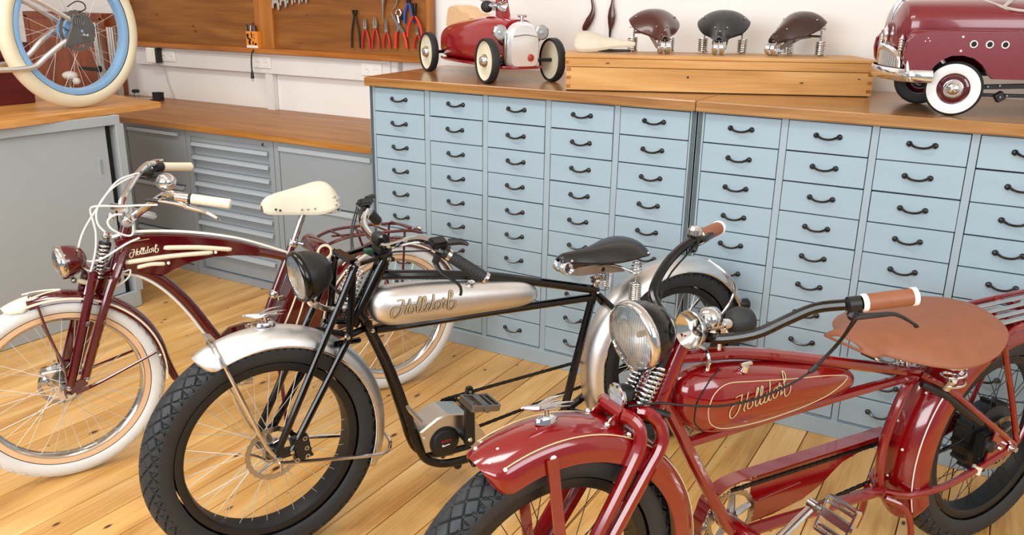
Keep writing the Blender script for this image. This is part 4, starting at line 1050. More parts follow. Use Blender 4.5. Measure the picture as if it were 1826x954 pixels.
sep('fork_bolt', bts.xf(TR), 'chrome', fo)
# lamps
hl = headlight(B, TR, (-0.205, 0, 0.880), (1, 0, -0.13), 0.076, 0.095, 'black_paint', 'chrome')
obj('lamp_bracket', M().tube([(-0.245, 0, 0.81), (-0.275, 0, 0.83), (-0.31, 0, 0.80)], 0.009, 8).xf(TR), 'black_matte', hl)
sl = obj('small_lamp', M().lathe([(0.026, 0), (0.026, -0.012), (0.018, -0.035), (0.0001, -0.045)], (-0.172, 0.0, 0.748), (1, 0, -0.1), 20).xf(TR), 'black_matte', B, 50)
obj('lamp_rim', M().lathe([(0.025, -0.008), (0.0295, -0.004), (0.0295, 0.003), (0.024, 0.004)], (-0.172, 0, 0.748), (1, 0, -0.1), 24).xf(TR), 'chrome', sl, 50)
fan = M(); x, y, z_ = frame((1, 0, -0.1)); c = V(-0.170, 0, 0.748)
for i in range(12):
    a0, a1 = 2*PI*i/12, 2*PI*(i+1)/12; am = (a0+a1)/2; h = 0.0012*(i % 2)
    fan.add([c+z_*0.001, c+0.025*(math.cos(a0)*x+math.sin(a0)*y)+z_*(0.001+h), c+0.025*(math.cos(a1)*x+math.sin(a1)*y)+z_*(0.001+0.0012-h)], [(0, 1, 2)])
obj('faceted_disc', fan.xf(TR), 'pale_blue_disc', sl, 0)
obj('lamp_bracket', M().tube([(-0.178, 0.005, 0.722), (-0.185, 0.012, 0.705), (-0.19, 0.015, 0.69)], 0.008, 8).xf(TR), 'black_matte', sl)
# handlebar
hb = M()
near = [(-0.362, 0.0, 0.868), (-0.385, 0.055, 0.862), (-0.44, 0.118, 0.885), (-0.49, 0.155, 0.92), (-0.535, 0.19, 0.952), (-0.575, 0.235, 0.968), (-0.585, 0.262, 0.978), (-0.675, 0.312, 0.993)]
far = [(-0.725, -0.312, 0.984), (-0.625, -0.262, 0.982), (-0.575, -0.255, 0.980), (-0.49, -0.228, 0.952), (-0.415, -0.185, 0.918), (-0.385, -0.155, 0.890), (-0.378, -0.10, 0.862), (-0.365, -0.045, 0.862)]
hb.tube(far+near, 0.0118, 10, k=4)
obj('handlebar', hb.xf(TR), 'black_paint', B)
obj('stem', M().tube([(-0.345, 0, 0.86), (-0.358, 0, 0.893)], 0.018, 12).tube([(-0.362, -0.03, 0.866), (-0.362, 0.03, 0.866)], 0.018, 12).xf(TR), 'black_matte', B)
for s in (1, -1):
    a = V(-0.588, 0.266, 0.980) if s > 0 else V(-0.618, -0.27, 0.982); b = V(-0.678, 0.314, 0.994) if s > 0 else V(-0.728, -0.314, 0.985)
    d = nrm(b-a); L = np.linalg.norm(b-a)
    g = obj('grip', M().lathe([(0.0118, 0), (0.0175, 0.001), (0.0182, L*0.5), (0.0175, L-0.001), (0.012, L)], a, d, 18).xf(TR), 'tan_leather', B)
    obj('grip_ring', M().lathe([(0.017, L-0.006), (0.0195, L-0.004), (0.0195, L+0.004), (0.016, L+0.006), (0.0001, L+0.005)], a, d, 18).xf(TR), 'white_plastic', g)
    obj('grip_ring', M().lathe([(0.016, -0.006), (0.0188, -0.003), (0.0188, 0.004), (0.0165, 0.006)], a, d, 18).xf(TR), 'white_plastic', g)
    c = a-d*0.022
    lv = M().tube([c-d*0.012, c+d*0.012], 0.0165, 12)
    dn = V(0.004, 0.0, -0.028)
    lv.tube([c, c+dn*0.7+d*0.004, c+dn], 0.011, 8)
    if s > 0: lv.tube([c+dn, c+V(-0.06, 0.015, -0.030), c+V(-0.115, 0.02, -0.036), c+V(-0.165, 0.03, -0.062), c+V(-0.175, 0.032, -0.070)], [0.011, 0.008, 0.0065, 0.005, 0.007], 8, k=3, flat=(1, 0.7))
    else: lv.tube([c+dn, c+V(-0.03, -0.03, -0.028), c+V(-0.07, -0.05, -0.03), c+V(-0.10, -0.06, -0.022)], [0.011, 0.008, 0.007, 0.011], 8, k=3, flat=(1, 0.7))
    lo = obj('brake_lever', lv.xf(TR), 'black_matte', B)
    if s < 0:
        obj('bell', M().lathe([(0.016, 0.0), (0.019, 0.004), (0.0185, 0.016), (0.013, 0.023), (0.0001, 0.025)], c+V(0.0, 0.0, 0.012), (0, 0, 1), 18).tube([c+V(0.0, 0.0, -0.01), c+V(0, 0, 0.014)], 0.008, 8).xf(TR), 'satin_chrome', B)
# horn
hc = V(-0.318, 0.05, 0.893); ha = nrm(V(1, 0.06, 0.08))
ho = obj('horn', M().lathe([(0.0405, 0.0), (0.0425, 0.002), (0.0405, 0.004), (0.034, -0.006), (0.024, -0.016), (0.015, -0.03), (0.0105, -0.05), (0.0095, -0.062)], hc, ha, 32).lathe([(0.0405, 0.0), (0.037, -0.014), (0.026, -0.03), (0.016, -0.044), (0.010, -0.06), (0.010, -0.11)], hc, ha, 32).xf(TR), 'satin_chrome', B, 60)
obj('throat_shade', M().lathe([(0.0098, -0.058), (0.0001, -0.058)], hc, ha, 16).xf(TR), 'black_matte', ho, 60)  # black cap paints the darkness of the hollow horn mouth
obj('horn_coil', M().lathe([(0.011, -0.05), (0.024, -0.055), (0.027, -0.07), (0.026, -0.088), (0.013, -0.098)], hc+V(0, -0.015, 0.012), ha, 20).tube([hc-ha*0.1, hc-ha*0.128], 0.0125, 12).xf(TR), 'chrome', ho, 60)
obj('horn_clamp', M().box(hc-ha*0.098+V(0, 0, -0.02), (0.022, 0.016, 0.03), bev=0.003).tube([hc-ha*0.098+V(0, 0, -0.04), hc-ha*0.098+V(0, 0.0, -0.06)], 0.005, 8).xf(TR), 'chrome', ho)
obj('rubber_bulb', M().lathe([(0.0001, -0.192), (0.018, -0.19), (0.031, -0.178), (0.0355, -0.16), (0.033, -0.143), (0.022, -0.130), (0.013, -0.124)], hc, ha, 24).xf(TR), 'black_rubber', ho, 60)
# white card behind the stem
obj('display_mount', M().box((-0.465, -0.02, 0.832), (0.10, 0.09, 0.003), np.array(Matrix.Rotation(0.25, 3, 'X')), bev=0.001).xf(TR), 'white_plastic', B, 0)
# cables
cb = M()
cb.tube([(-0.605, 0.25, 0.955), (-0.655, 0.20, 0.915), (-0.70, 0.14, 0.835), (-0.685, 0.105, 0.768), (-0.65, 0.098, 0.738), (-0.584, 0.096, 0.719), (-0.493, 0.094, 0.708), (-0.404, 0.09, 0.711), (-0.317, 0.085, 0.728), (-0.24, 0.06, 0.742), (-0.18, 0.03, 0.735)], 0.0028, 7, k=5)
cb.tube([(-0.61, 0.25, 0.955), (-0.645, 0.205, 0.90), (-0.69, 0.14, 0.82), (-0.668, 0.105, 0.752)], 0.0026, 7, k=5)
cb.tube([(-0.57, -0.24, 0.965), (-0.46, -0.2, 0.91), (-0.385, -0.13, 0.85), (-0.345, -0.04, 0.82)], 0.0026, 6, k=4)
cbo = sep('cable', cb.xf(TR), 'black_matte', B, 60)
obj('cable_joint', M().tube([(-0.672, 0.105, 0.755), (-0.655, 0.1, 0.742)], [0.008, 0.0055], 8).xf(TR), 'black_matte', cbo)
# chain guard
g = M(); gy = -0.062
plate = [(-0.655, 0.418), (-1.128, 0.424), (-1.13, 0.372), (-1.06, 0.365), (-0.99, 0.348), (-0.955, 0.325), (-0.92, 0.298), (-0.85, 0.268), (-0.74, 0.252), (-0.655, 0.250)]
g.prism(plate, (0, gy, 0), (1, 0, 0), (0, 0, 1), 0.003)
edge = [(-0.47, 0.33), (-0.485, 0.375), (-0.52, 0.405), (-0.58, 0.418), (-0.70, 0.420), (-1.128, 0.424)]
E_ = catmull([V(*p) for p in edge], 4)
g.rings([[V(p[0], gy-0.002, p[1]+0.002), V(p[0], gy+0.038, p[1]+0.002), V(p[0], gy+0.038, p[1]), V(p[0], gy-0.002, p[1])] for p in E_])
ring = [V(-0.575+0.118*math.cos(a), 0, 0.305+0.118*math.sin(a)) for a in np.linspace(R_(75), R_(305), 30)]
# the hoop round the chainring
g2 = []
for a in np.linspace(R_(-110), R_(110), 34):
    ca, sa = math.cos(a), math.sin(a); c = V(-0.578, 0, 0.301)
    g2.append([c+V(r*ca, gy+y, r*sa) for r, y in ((0.116, 0), (0.116, 0.036), (0.113, 0.036), (0.113, 0.003), (0.088, 0.003), (0.088, 0))])
g.rings(g2)
go = obj('chain_guard', g, PNT, B, 20)
obj('guard_rib', M().tube([(-0.68, gy+0.002, 0.315), (-0.76, gy+0.002, 0.322), (-0.83, gy+0.002, 0.328)], 0.003, 6, flat=(1, 1)), PNT, go)
gs = M()
for p in ((-0.66, 0.395), (-0.66, 0.30), (-1.115, 0.405)): gs.lathe([(0.0001, 0.006), (0.004, 0.005), (0.006, 0)], (p[0], gy+0.003, p[1]), (0, 1, 0), 8)
sep('guard_screw', gs, 'chrome', go)
sprocket(B, (-0.578, -0.048, 0.301), 0.078, 38, 'steel', 5)
chain(B, [(-0.575, -0.048, 0.38), (-1.40, -0.048, 0.385)], 'tool_dark')
chain(B, [(-0.58, -0.048, 0.222), (-1.50, -0.048, 0.295)], 'black_matte')
ca_ = M().tube([(-0.56, 0.10, 0.30), (-0.60, 0.104, 0.332), (-0.69, 0.112, 0.398)], [0.016, 0.0125, 0.011], 8, flat=(1, 0.65))
ca_.tube([(-0.69, 0.10, 0.398), (-0.69, 0.124, 0.398)], 0.014, 12)
obj('crank_arm', ca_, 'satin_chrome', B)
obj('crank_arm', M().tube([(-0.56, -0.08, 0.30), (-0.43, -0.09, 0.20)], [0.015, 0.011], 8), 'satin_chrome', B)
pedal(B, (-0.698, 0.178, 0.392), (0.42, 0, -0.90), (0, 1, 0), 'satin_chrome')
pedal(B, (-0.43, -0.15, 0.20), (1, 0, 0.2), (0, -1, 0), 'satin_chrome')
# saddle
sd = [(-0.858, 0.768, 0.055, 0.016, 0.005, 3), (-0.872, 0.775, 0.080, 0.028, 0.005, 3), (-0.905, 0.780, 0.082, 0.034, 0.005, 3), (-0.95, 0.784, 0.118, 0.048, 0.005, 3), (-1.0, 0.787, 0.168, 0.056, 0.005, 3), (-1.06, 0.788, 0.198, 0.058, 0.005, 3), (-1.13, 0.787, 0.203, 0.052, 0.005, 3), (-1.20, 0.788, 0.190, 0.040, 0.005, 3), (-1.27, 0.790, 0.155, 0.026, 0.005, 3), (-1.315, 0.790, 0.105, 0.018, 0.005, 3), (-1.337, 0.786, 0.04, 0.008, 0.005, 3)]
sd = smooth_st(sd, 4)
sa = obj('saddle', loft_y(sd, 22), 'tan_leather', B, 60)
ed = [V(s[0], s[2]*0.985, s[1]-s[3]-0.003) for s in sd]; ed = ed+[V(p[0], -p[1], p[2]) for p in ed[::-1]]
obj('saddle_welt', M().tube(ed, 0.0035, 6, closed=True), 'tan_leather', sa, 60)
ss = M()
for s in (-1, 1):
    ss.coil((-1.183, s*0.085, 0.745), (-1.186, s*0.085, 0.612), 0.024, 5.2, 0.0042, R2=0.031)
    ss.tube([(-1.186, s*0.085, 0.62), (-1.186, s*0.07, 0.59)], 0.012, 8)
ss.coil((-1.105, 0, 0.69), (-1.105, 0, 0.655), 0.016, 3, 0.003)
ss.tube([(-1.105, 0, 0.74), (-1.105, 0, 0.645)], 0.006, 8)
sep('saddle_spring', ss, 'chrome', sa, 60)
obj('saddle_arm', M().box((-1.02, 0, 0.712), (0.16, 0.022, 0.014), np.array(Matrix.Rotation(R_(-3), 3, 'Y')), bev=0.003).tube([(-0.952, -0.02, 0.705), (-0.952, 0.02, 0.705)], 0.009, 10), 'black_matte', sa)
obj('arm_bolt', M().sphere((-0.952, 0.024, 0.702), 0.007, 8, 6), 'chrome', sa)
obj('seat_lug', M().tube([(-1.105, 0, 0.645), (-1.105, 0, 0.62)], 0.012, 10), PNT, sa)
# ------------------------------------------------------------------ dark red cruiser with white tyres (left back)
B = thing('bicycle', 'dark red cruiser bike with white tyres, cream saddle and cream grips', 'bicycle', (0.006, -1.647, 0), heading(246.3), 'vintage-style bicycles on the floor')
DW = R_(0.5); TW = rotz(DW); RW = 0.318; WW = -1.21; P_ = 'maroon_paint'
rimw = [('satin_chrome', [(0.255, -0.018), (0.244, -0.019), (0.236, -0.012), (0.234, 0), (0.236, 0.012), (0.244, 0.019), (0.255, 0.018), (0.25, 0), (0.255, -0.018)]),
        ('peach', [(0.264, -0.0235), (0.247, -0.0205), (0.247, -0.0195), (0.264, -0.0225)], 'rim_band'), ('peach', [(0.264, 0.0235), (0.247, 0.0205), (0.247, 0.0195), (0.264, 0.0225)], 'rim_band')]
wf = wheel(B, 'front_wheel', 0, RW, DW, 'white', 'white_rubber', 0.262, 0.031, rimw, 'spoke_bright', 'satin_chrome', rrim=0.24, hub_r=0.032)
rotor(wf, -0.04, 0.075, 'steel')
cl = M().box((0.03, -0.035, 0.04), (0.07, 0.04, 0.04), bev=0.006).sphere((0.055, -0.02, 0.03), 0.018, 10, 6)
obj('brake_caliper', cl, 'satin_chrome', wf, 20)
wr = wheel(B, 'rear_wheel', WW, RW, 0, 'white', 'cream_rubber' if False else 'white_rubber', 0.262, 0.031, rimw, 'spoke_bright', 'satin_chrome', rrim=0.24, hub_r=0.04, seed=0.04)
# frame
def flat_body(poly, hv, m, nm, par, bev=0.012):
    return obj(nm, M().prism(poly, (0, hv, 0), (1, 0, 0), (0, 0, 1), 2*hv, bev=bev), m, par, 25)
fm = M()
fm.tube([(-0.255, 0, 0.845), (-0.188, 0, 0.658)], 0.019, 14)
fm.tube([(-0.205, 0, 0.70), (-0.275, 0, 0.678), (-0.335, 0, 0.636), (-0.39, 0, 0.572), (-0.44, 0, 0.495), (-0.475, 0, 0.43), (-0.515, 0, 0.362), (-0.56, 0, 0.31), (-0.62, 0, 0.285)], 0.018, 12, k=3)
fm.tube([(-0.60, 0, 0.700), (-0.70, 0, 0.672), (-0.80, 0, 0.634)], [0.019, 0.017, 0.014], 10)
fm.tube([(-0.812, 0, 0.688), (-0.765, 0, 0.585), (-0.715, 0, 0.475), (-0.672, 0, 0.37), (-0.64, 0, 0.285)], 0.0155, 12, k=2)
fm.tube([(-0.62, -0.045, 0.285), (-0.62, 0.045, 0.285)], 0.022, 14)
for s in (-1, 1):
    fm.tube([(-0.80, s*0.012, 0.645), (-0.88, s*0.05, 0.555), (-1.02, s*0.062, 0.44), (WW, s*0.065, 0.322)], 0.008, 8, k=3)
    fm.tube([(-0.64, s*0.02, 0.285), (-0.74, s*0.05, 0.295), (-0.95, s*0.06, 0.305), (WW, s*0.065, 0.318)], 0.010, 8, k=3)
frm = obj('frame', fm, P_, B)
poly = [(-0.205, 0.795), (-0.245, 0.802), (-0.30, 0.800), (-0.38, 0.789), (-0.46, 0.773), (-0.54, 0.752), (-0.62, 0.726), (-0.68, 0.700), (-0.68, 0.668), (-0.60, 0.682), (-0.52, 0.690), (-0.44, 0.684), (-0.38, 0.668), (-0.345, 0.652), (-0.29, 0.667), (-0.22, 0.690)]
tkm = flat_body(poly, 0.024, P_, 'tank', B, 0.008)
st_ = M().tube([(-0.20, 0, 0.803), (-0.245, 0, 0.811), (-0.30, 0, 0.809), (-0.38, 0, 0.798), (-0.46, 0, 0.782), (-0.54, 0, 0.761), (-0.62, 0, 0.735), (-0.70, 0, 0.700), (-0.79, 0, 0.657)], 0.010, 8, k=3, flat=(1.2, 0.5))
obj('chrome_spine', st_, 'pale_line', tkm, 60)  # off-white colour paints the bright highlight along the chrome strip
obj('down_tube_strip', M().tube([(-0.20, 0, 0.680), (-0.265, 0, 0.659), (-0.32, 0, 0.618), (-0.372, 0, 0.558), (-0.42, 0, 0.485), (-0.455, 0, 0.42), (-0.495, 0, 0.352)], 0.0055, 8, k=3), 'pale_line', tkm, 60)
for a, b, w in (((-0.352, 0.750), (-0.578, 0.708), 0.0085), ((-0.226, 0.718), (-0.512, 0.708), 0.0085), ((-0.262, 0.696), (-0.35, 0.694), 0.0075)):
    a = V(a[0], 0.0245, a[1]); b = V(b[0], 0.0245, b[1]); mid = (a+b)/2+V(0, 0, 0.004)
    obj('cream_inlay', M().tube([a, a+(b-a)*0.05, mid, b-(b-a)*0.05, b], [0.002, w, w, w, 0.002], 8, k=3, flat=(1, 1)).xf(np.array(Matrix.Identity(4))), 'ivory', tkm, 60)
for p in ((-0.522, 0.7065), (-0.362, 0.694)): obj('inlay_stud', M().sphere((p[0], 0.025, p[1]), 0.006, 8, 6), 'pale_line', tkm)
script_text(tkm, V(-0.243, 0.7425), V(-0.09, -0.004), 0.092, 0.0023, 'script_cream', lambda u, z: 0.0245, 0.0012, 1.1)
on = catmull([V(-0.215, 0.735), V(-0.222, 0.765), V(-0.25, 0.783), V(-0.31, 0.787)], 5)
obj('pinstripe', M().tube([(p[0], 0.0246, p[1]) for p in on], 0.0009, 5), 'gold_line', tkm)
# stay panel with cream stripes
pn = [(-0.800, 0.565), (-0.855, 0.60), (-0.92, 0.555), (-0.935, 0.50), (-0.90, 0.42), (-0.88, 0.33), (-0.69, 0.345), (-0.715, 0.40)]
pno = obj('skirt_panel', M().prism(pn, (0, 0.045, 0), (1, 0, 0), (0, 0, 1), 0.09, bev=0.006), P_, frm, 20)
for (a, b) in (((-0.815, 0.545), (-0.725, 0.36)), ((-0.85, 0.55), (-0.775, 0.352)), ((-0.885, 0.53), (-0.825, 0.345))):
    obj('cream_stripe', M().tube([(a[0], 0.0455, a[1]), ((a[0]+b[0])/2-0.004, 0.0455, (a[1]+b[1])/2), (b[0], 0.0455, b[1])], 0.0035, 6, k=3), 'ivory', pno)
obj('seat_clamp', M().lathe([(0.018, -0.012), (0.02, -0.008), (0.02, 0.008), (0.018, 0.012)], (-0.814, 0, 0.69), (-0.42, 0, 0.9), 16).tube([(-0.835, 0, 0.688), (-0.85, 0.012, 0.682)], 0.006, 8), 'chrome', frm)
obj('frame_clamp', M().lathe([(0.0165, -0.014), (0.019, -0.01), (0.019, 0.01), (0.0165, 0.014)], (-0.728, 0, 0.505), (-0.42, 0, 0.9), 16).box((-0.745, 0.02, 0.492), (0.025, 0.012, 0.02), bev=0.003), 'satin_chrome', frm)
# fenders
pw = half_round(0.042, 0.030)
f = obj('front_fender', fender_mesh(0, RW, 0.336, pw, R_(77), R_(190), tip0=0, tip1=0.06, sh1=0.5, flare1=0.035).xf(TW), P_, B, 50)
obj('cream_tip', fender_mesh(0, RW, 0.338, half_round(0.043, 0.030), R_(65), R_(79), tip0=0.22, tip1=0.12, sh0=0.25, sh1=0.15, n=24).xf(TW), 'ivory', f, 50)
for s in (-1, 1):
    obj('cream_stripe', arc_strip(0, RW, 0.3155, s*0.0385, R_(76), R_(187), 0.0042).xf(TW), 'ivory', f, 60)
    obj('cream_stripe', M().tube([V(0.337*math.cos(a), s*v, RW+0.337*math.sin(a)) for a, v in ((R_(77), 0.035), (R_(82), 0.026), (R_(88), 0.014), (R_(95), 0.003))], 0.003, 6, k=3).xf(TW), 'ivory', f, 60)
ft = M().sphere((0.06, 0.03, 0.647), 0.0045, 8, 6).tube([(0.06, 0.03, 0.647), (0.06, 0.03, 0.655)], 0.002, 6).sphere((-0.298, 0.04, 0.375), 0.005, 8, 6).sphere((0.062, -0.03, 0.648), 0.004, 8, 6)
sep('fender_bolt', ft.xf(TW), 'pale_line', f)
f2 = obj('rear_fender', fender_mesh(WW, RW, 0.336, pw, R_(10), R_(195), tip0=0.06, tip1=0.06, flare1=0.03), P_, B, 50)
for s in (-1, 1): obj('cream_stripe', arc_strip(WW, RW, 0.3155, s*0.0385, R_(12), R_(190), 0.0042), 'ivory', f2, 60)
sy = M()
for s in (-1, 1):
    sy.tube([(0.045, s*0.042, 0.625), (0.03, s*0.055, 0.53), (0.002, s*0.066, 0.42), (0.0, s*0.066, 0.36)], [0.007, 0.010, 0.008, 0.006], 7, k=3, flat=(1, 0.6))
    sy.tube([(-0.02, s*0.07, 0.318), (-0.10, s*0.07, 0.338), (-0.285, s*0.044, 0.39)], [0.008, 0.0055, 0.0045], 7, k=2)
    sy.prism([(0.01, 0.305), (0.012, 0.34), (-0.055, 0.37), (-0.06, 0.34)], (0, s*0.067+0.004, 0), (1, 0, 0), (0, 0, 1), 0.008, bev=0.002)
sep('fender_stay', sy.xf(TW), P_, B)
# fork
fk = M()
for s in (-1, 1):
    fk.tube([(-0.008, s*0.064, 0.345), (-0.118, s*0.052, 0.682), (-0.126, s*0.045, 0.706)], 0.0145, 10)
    fk.tube([(-0.052, s*0.064, 0.355), (-0.16, s*0.054, 0.63), (-0.19, s*0.05, 0.685), (-0.225, s*0.03, 0.745), (-0.24, s*0.01, 0.78)], [0.0145, 0.0145, 0.014, 0.012, 0.010], 10, k=3)
fk.tube([(-0.126, -0.05, 0.70), (-0.126, 0.05, 0.70)], 0.013, 10)
fk.tube([(-0.19, -0.05, 0.672), (-0.19, 0.05, 0.672)], 0.014, 10)
fk.box((-0.16, 0, 0.69), (0.08, 0.03, 0.02), bev=0.004)
fo = obj('front_fork', fk.xf(TW), P_, B)
bt = M()
for p in ((-0.002, 0.342), (-0.058, 0.36), (0.0, 0.318)):
    bt.lathe([(0.0001, 0.012), (0.006, 0.01), (0.009, 0.002), (0.009, 0)], (p[0], 0.074, p[1]), (0, 1, 0), 10)
sep('fork_bolt', bt.xf(TW), 'chrome', fo)
sep('clip', M().box((-0.078, 0.066, 0.545), (0.02, 0.008, 0.016), bev=0.002).box((-0.128, 0.066, 0.54), (0.02, 0.008, 0.016), bev=0.002).xf(TW), 'dull_steel', fo)
sp = M().coil((-0.142, 0.0, 0.672), (-0.178, 0.0, 0.785), 0.0165, 9, 0.0046)
so = sep('fork_spring', sp.xf(TW), 'satin_chrome', B, 60)
sep('damper', M().tube([(-0.142, 0, 0.668), (-0.18, 0, 0.79)], 0.009, 10).tube([(-0.173, 0, 0.765), (-0.18, 0, 0.79)], 0.019, 12).xf(TW), 'black_matte', so)
obj('spring_top', M().tube([(-0.18, 0, 0.788), (-0.19, 0, 0.82)], 0.011, 10).sphere((-0.182, 0.006, 0.812), 0.012, 8, 6).xf(TW), 'chrome', so)
hl = headlight(B, TW, (-0.040, 0, 0.742), (1, 0, -0.14), 0.054, 0.078, P_, 'chrome', dome=0.014)
br_ = M().tube([(-0.068, 0, 0.688), (-0.072, 0, 0.675)], 0.009, 10).tube([(-0.072, 0, 0.68), (-0.115, 0, 0.66)], 0.0085, 8)
obj('lamp_bracket', br_.xf(TW), 'cream_plastic', hl)
sep('bracket_bolt', M().sphere((-0.071, 0.008, 0.680), 0.0095, 10, 6).sphere((-0.115, 0.008, 0.660), 0.0085, 10, 6).sphere((-0.09, 0.035, 0.783), 0.004, 8, 6).xf(TW), 'steel', hl)
# handlebar
hb = M()
hb.tube([(-0.445, -0.25, 0.973), (-0.405, -0.225, 0.990), (-0.378, -0.205, 0.990), (-0.35, -0.185, 0.974), (-0.31, -0.145, 0.943), (-0.262, -0.085, 0.899), (-0.245, -0.03, 0.862), (-0.247, 0, 0.850), (-0.258, 0.03, 0.862), (-0.286, 0.085, 0.900), (-0.328, 0.16, 0.952), (-0.345, 0.19, 0.966), (-0.368, 0.225, 0.966), (-0.40, 0.252, 0.956)], 0.0115, 10, k=4)
obj('handlebar', hb.xf(TW), 'chrome', B)
stm = M().tube([(-0.247, 0, 0.838), (-0.25, 0, 0.87)], 0.017, 12).tube([(-0.25, -0.026, 0.852), (-0.25, 0.026, 0.852)], 0.018, 12)
stm.box((-0.275, 0, 0.882), (0.15, 0.034, 0.02), np.array(Matrix.Rotation(R_(-22), 3, 'Y')), bev=0.005)
stm.sphere((-0.205, 0.014, 0.875), 0.014, 10, 6)
obj('stem', stm.xf(TW), 'chrome', B)
for s in (1, -1):
    a = V(-0.398, 0.25, 0.956) if s > 0 else V(-0.443, -0.248, 0.973); b = V(-0.500, 0.312, 0.938) if s > 0 else V(-0.560, -0.312, 0.951)
    d = nrm(b-a); L = np.linalg.norm(b-a)
    obj('grip', M().lathe([(0.0118, 0), (0.0158, 0.001), (0.0155, L*0.5), (0.0162, L-0.003), (0.013, L), (0.0001, L+0.001)], a, d, 18).xf(TW), 'cream_plastic', B)
    c = a-d*0.014
    if s > 0:
        lv = M().tube([c-d*0.035, c-d*0.012, c+d*0.006], [0.0125, 0.015, 0.0165], 12)
        lv.tube([c-d*0.03, c+V(0.012, -0.01, -0.018), c+V(0.0, 0.0, -0.028)], 0.0095, 8, k=2)
        lv.tube([c+V(0.07, -0.06, -0.012), c+V(0.02, -0.015, -0.020), c+V(-0.005, 0.0, -0.030), c+V(-0.045, 0.025, -0.045), c+V(-0.075, 0.035, -0.066), c+V(-0.082, 0.036, -0.078)], [0.006, 0.0095, 0.011, 0.009, 0.0075, 0.006], 8, k=3, flat=(1, 0.75))
        lo = obj('brake_lever', lv.xf(TW), 'satin_chrome', B)
        obj('cable_boot', M().tube([c+V(0.07, -0.06, -0.012), c+V(0.10, -0.085, -0.01)], 0.0065, 8).tube([c+d*0.006, c+d*0.012], 0.0168, 12).xf(TW), 'black_matte', lo)
    else:
        lv = M().tube([c-d*0.022, c+d*0.01], 0.0175, 12).box(c+V(0.018, 0.0, -0.03), (0.06, 0.04, 0.04), np.array(Matrix.Rotation(0.4, 3, 'X')), bev=0.012)
        lv.tube([c+V(0.03, 0.01, -0.022), c+V(0.075, 0.04, -0.012), c+V(0.10, 0.055, -0.016)], [0.011, 0.007, 0.005], 8, k=2)
        lo = obj('shifter', lv.xf(TW), 'black_matte', B)
        obj('brake_lever', M().tube([c+V(0.02, 0.0, -0.005), c+V(0.02, -0.01, 0.018), c+V(-0.02, -0.02, 0.02)], [0.006, 0.006, 0.004], 8, k=3).xf(TW), 'satin_chrome', lo)
bl = V(-0.352, 0.155, 0.998)
bm_ = M().sphere(bl, (0.031, 0.031, 0.029), 20, 12).lathe([(0.0312, -0.002), (0.0325, 0), (0.0312, 0.002)], bl, (0.3, 0.2, 1), 24)
bm_.tube([bl+V(0, 0, -0.02), bl+V(-0.003, 0.004, -0.045)], 0.008, 8)
obj('bell', bm_.xf(TW), 'chrome', B, 60)
wc = M()
wc.tube([(-0.315, 0.17, 0.931), (-0.26, 0.145, 0.931), (-0.216, 0.12, 0.929), (-0.165, 0.05, 0.922), (-0.146, 0.02, 0.908), (-0.150, 0.02, 0.86), (-0.152, 0.02, 0.826), (-0.143, 0.02, 0.767), (-0.115, 0.04, 0.70), (-0.09, 0.05, 0.64)], 0.0032, 7, k=4)
wc.tube([(-0.345, -0.17, 0.972), (-0.315, -0.15, 0.972), (-0.256, -0.12, 0.957), (-0.185, -0.08, 0.889), (-0.127, -0.04, 0.827), (-0.097, 0, 0.776), (-0.096, 0.0, 0.745)], 0.0032, 7, k=4)
wc.tube([(-0.345, -0.17, 0.965), (-0.308, -0.15, 0.963), (-0.24, -0.11, 0.94), (-0.185, -0.08, 0.889), (-0.171, -0.04, 0.846), (-0.19, -0.01, 0.815), (-0.215, 0.0, 0.80)], 0.0032, 7, k=4)
wc.tube([(-0.235, 0.025, 0.88), (-0.212, 0.03, 0.882), (-0.190, 0.03, 0.865), (-0.20, 0.03, 0.836), (-0.241, 0.026, 0.808), (-0.262, 0.024, 0.812), (-0.266, 0.022, 0.842)], 0.0036, 7, k=4)
wc.tube([(-0.105, 0.0, 0.737), (-0.135, 0.015, 0.735), (-0.165, 0.03, 0.746), (-0.236, 0.032, 0.782), (-0.28, 0.028, 0.795)], 0.0036, 7, k=4)
wc.tube([(-0.10, 0.0, 0.722), (-0.115, 0.02, 0.708), (-0.13, 0.03, 0.716)], 0.0026, 6, k=4)
wc.tube([(-0.20, 0.024, 0.72), (-0.19, 0.028, 0.70), (-0.215, 0.026, 0.688), (-0.24, 0.025, 0.69), (-0.225, 0.034, 0.664), (-0.18, 0.04, 0.645), (-0.16, 0.045, 0.655)], 0.0032, 7, k=4)
sep('cable', wc.xf(TW), 'white_plastic', B, 60)
# seat
obj('seat_post', M().tube([(-0.81, 0, 0.68), (-0.862, 0, 0.80)], 0.0125, 12), 'chrome', B)
sd = [(-0.706, 0.856, 0.016, 0.022, 0.01), (-0.722, 0.872, 0.030, 0.045, 0.01), (-0.755, 0.884, 0.036, 0.062, 0.01), (-0.80, 0.892, 0.042, 0.074, 0.01), (-0.85, 0.900, 0.056, 0.086, 0.01), (-0.89, 0.907, 0.076, 0.094, 0.01), (-0.925, 0.911, 0.090, 0.092, 0.01), (-0.955, 0.905, 0.090, 0.078, 0.01), (-0.978, 0.882, 0.074, 0.05, 0.01), (-0.986, 0.862, 0.05, 0.03, 0.01)]
sd = smooth_st(sd, 3)
sa = obj('saddle', loft_y(sd, 18), 'cream_leather', B, 60)
rv = M()
for (u, z, v) in ((-0.745, 0.834, 0.036), (-0.76, 0.829, 0.038)): rv.sphere((u, v, z), 0.0042, 8, 6)
sep('saddle_eyelet', rv, 'black_matte', sa)
rv = M()
for (u, z, v) in ((-0.835, 0.826, 0.056), (-0.855, 0.826, 0.063), (-0.878, 0.828, 0.073), (-0.955, 0.836, 0.091)): rv.sphere((u, v, z), 0.0038, 8, 6)
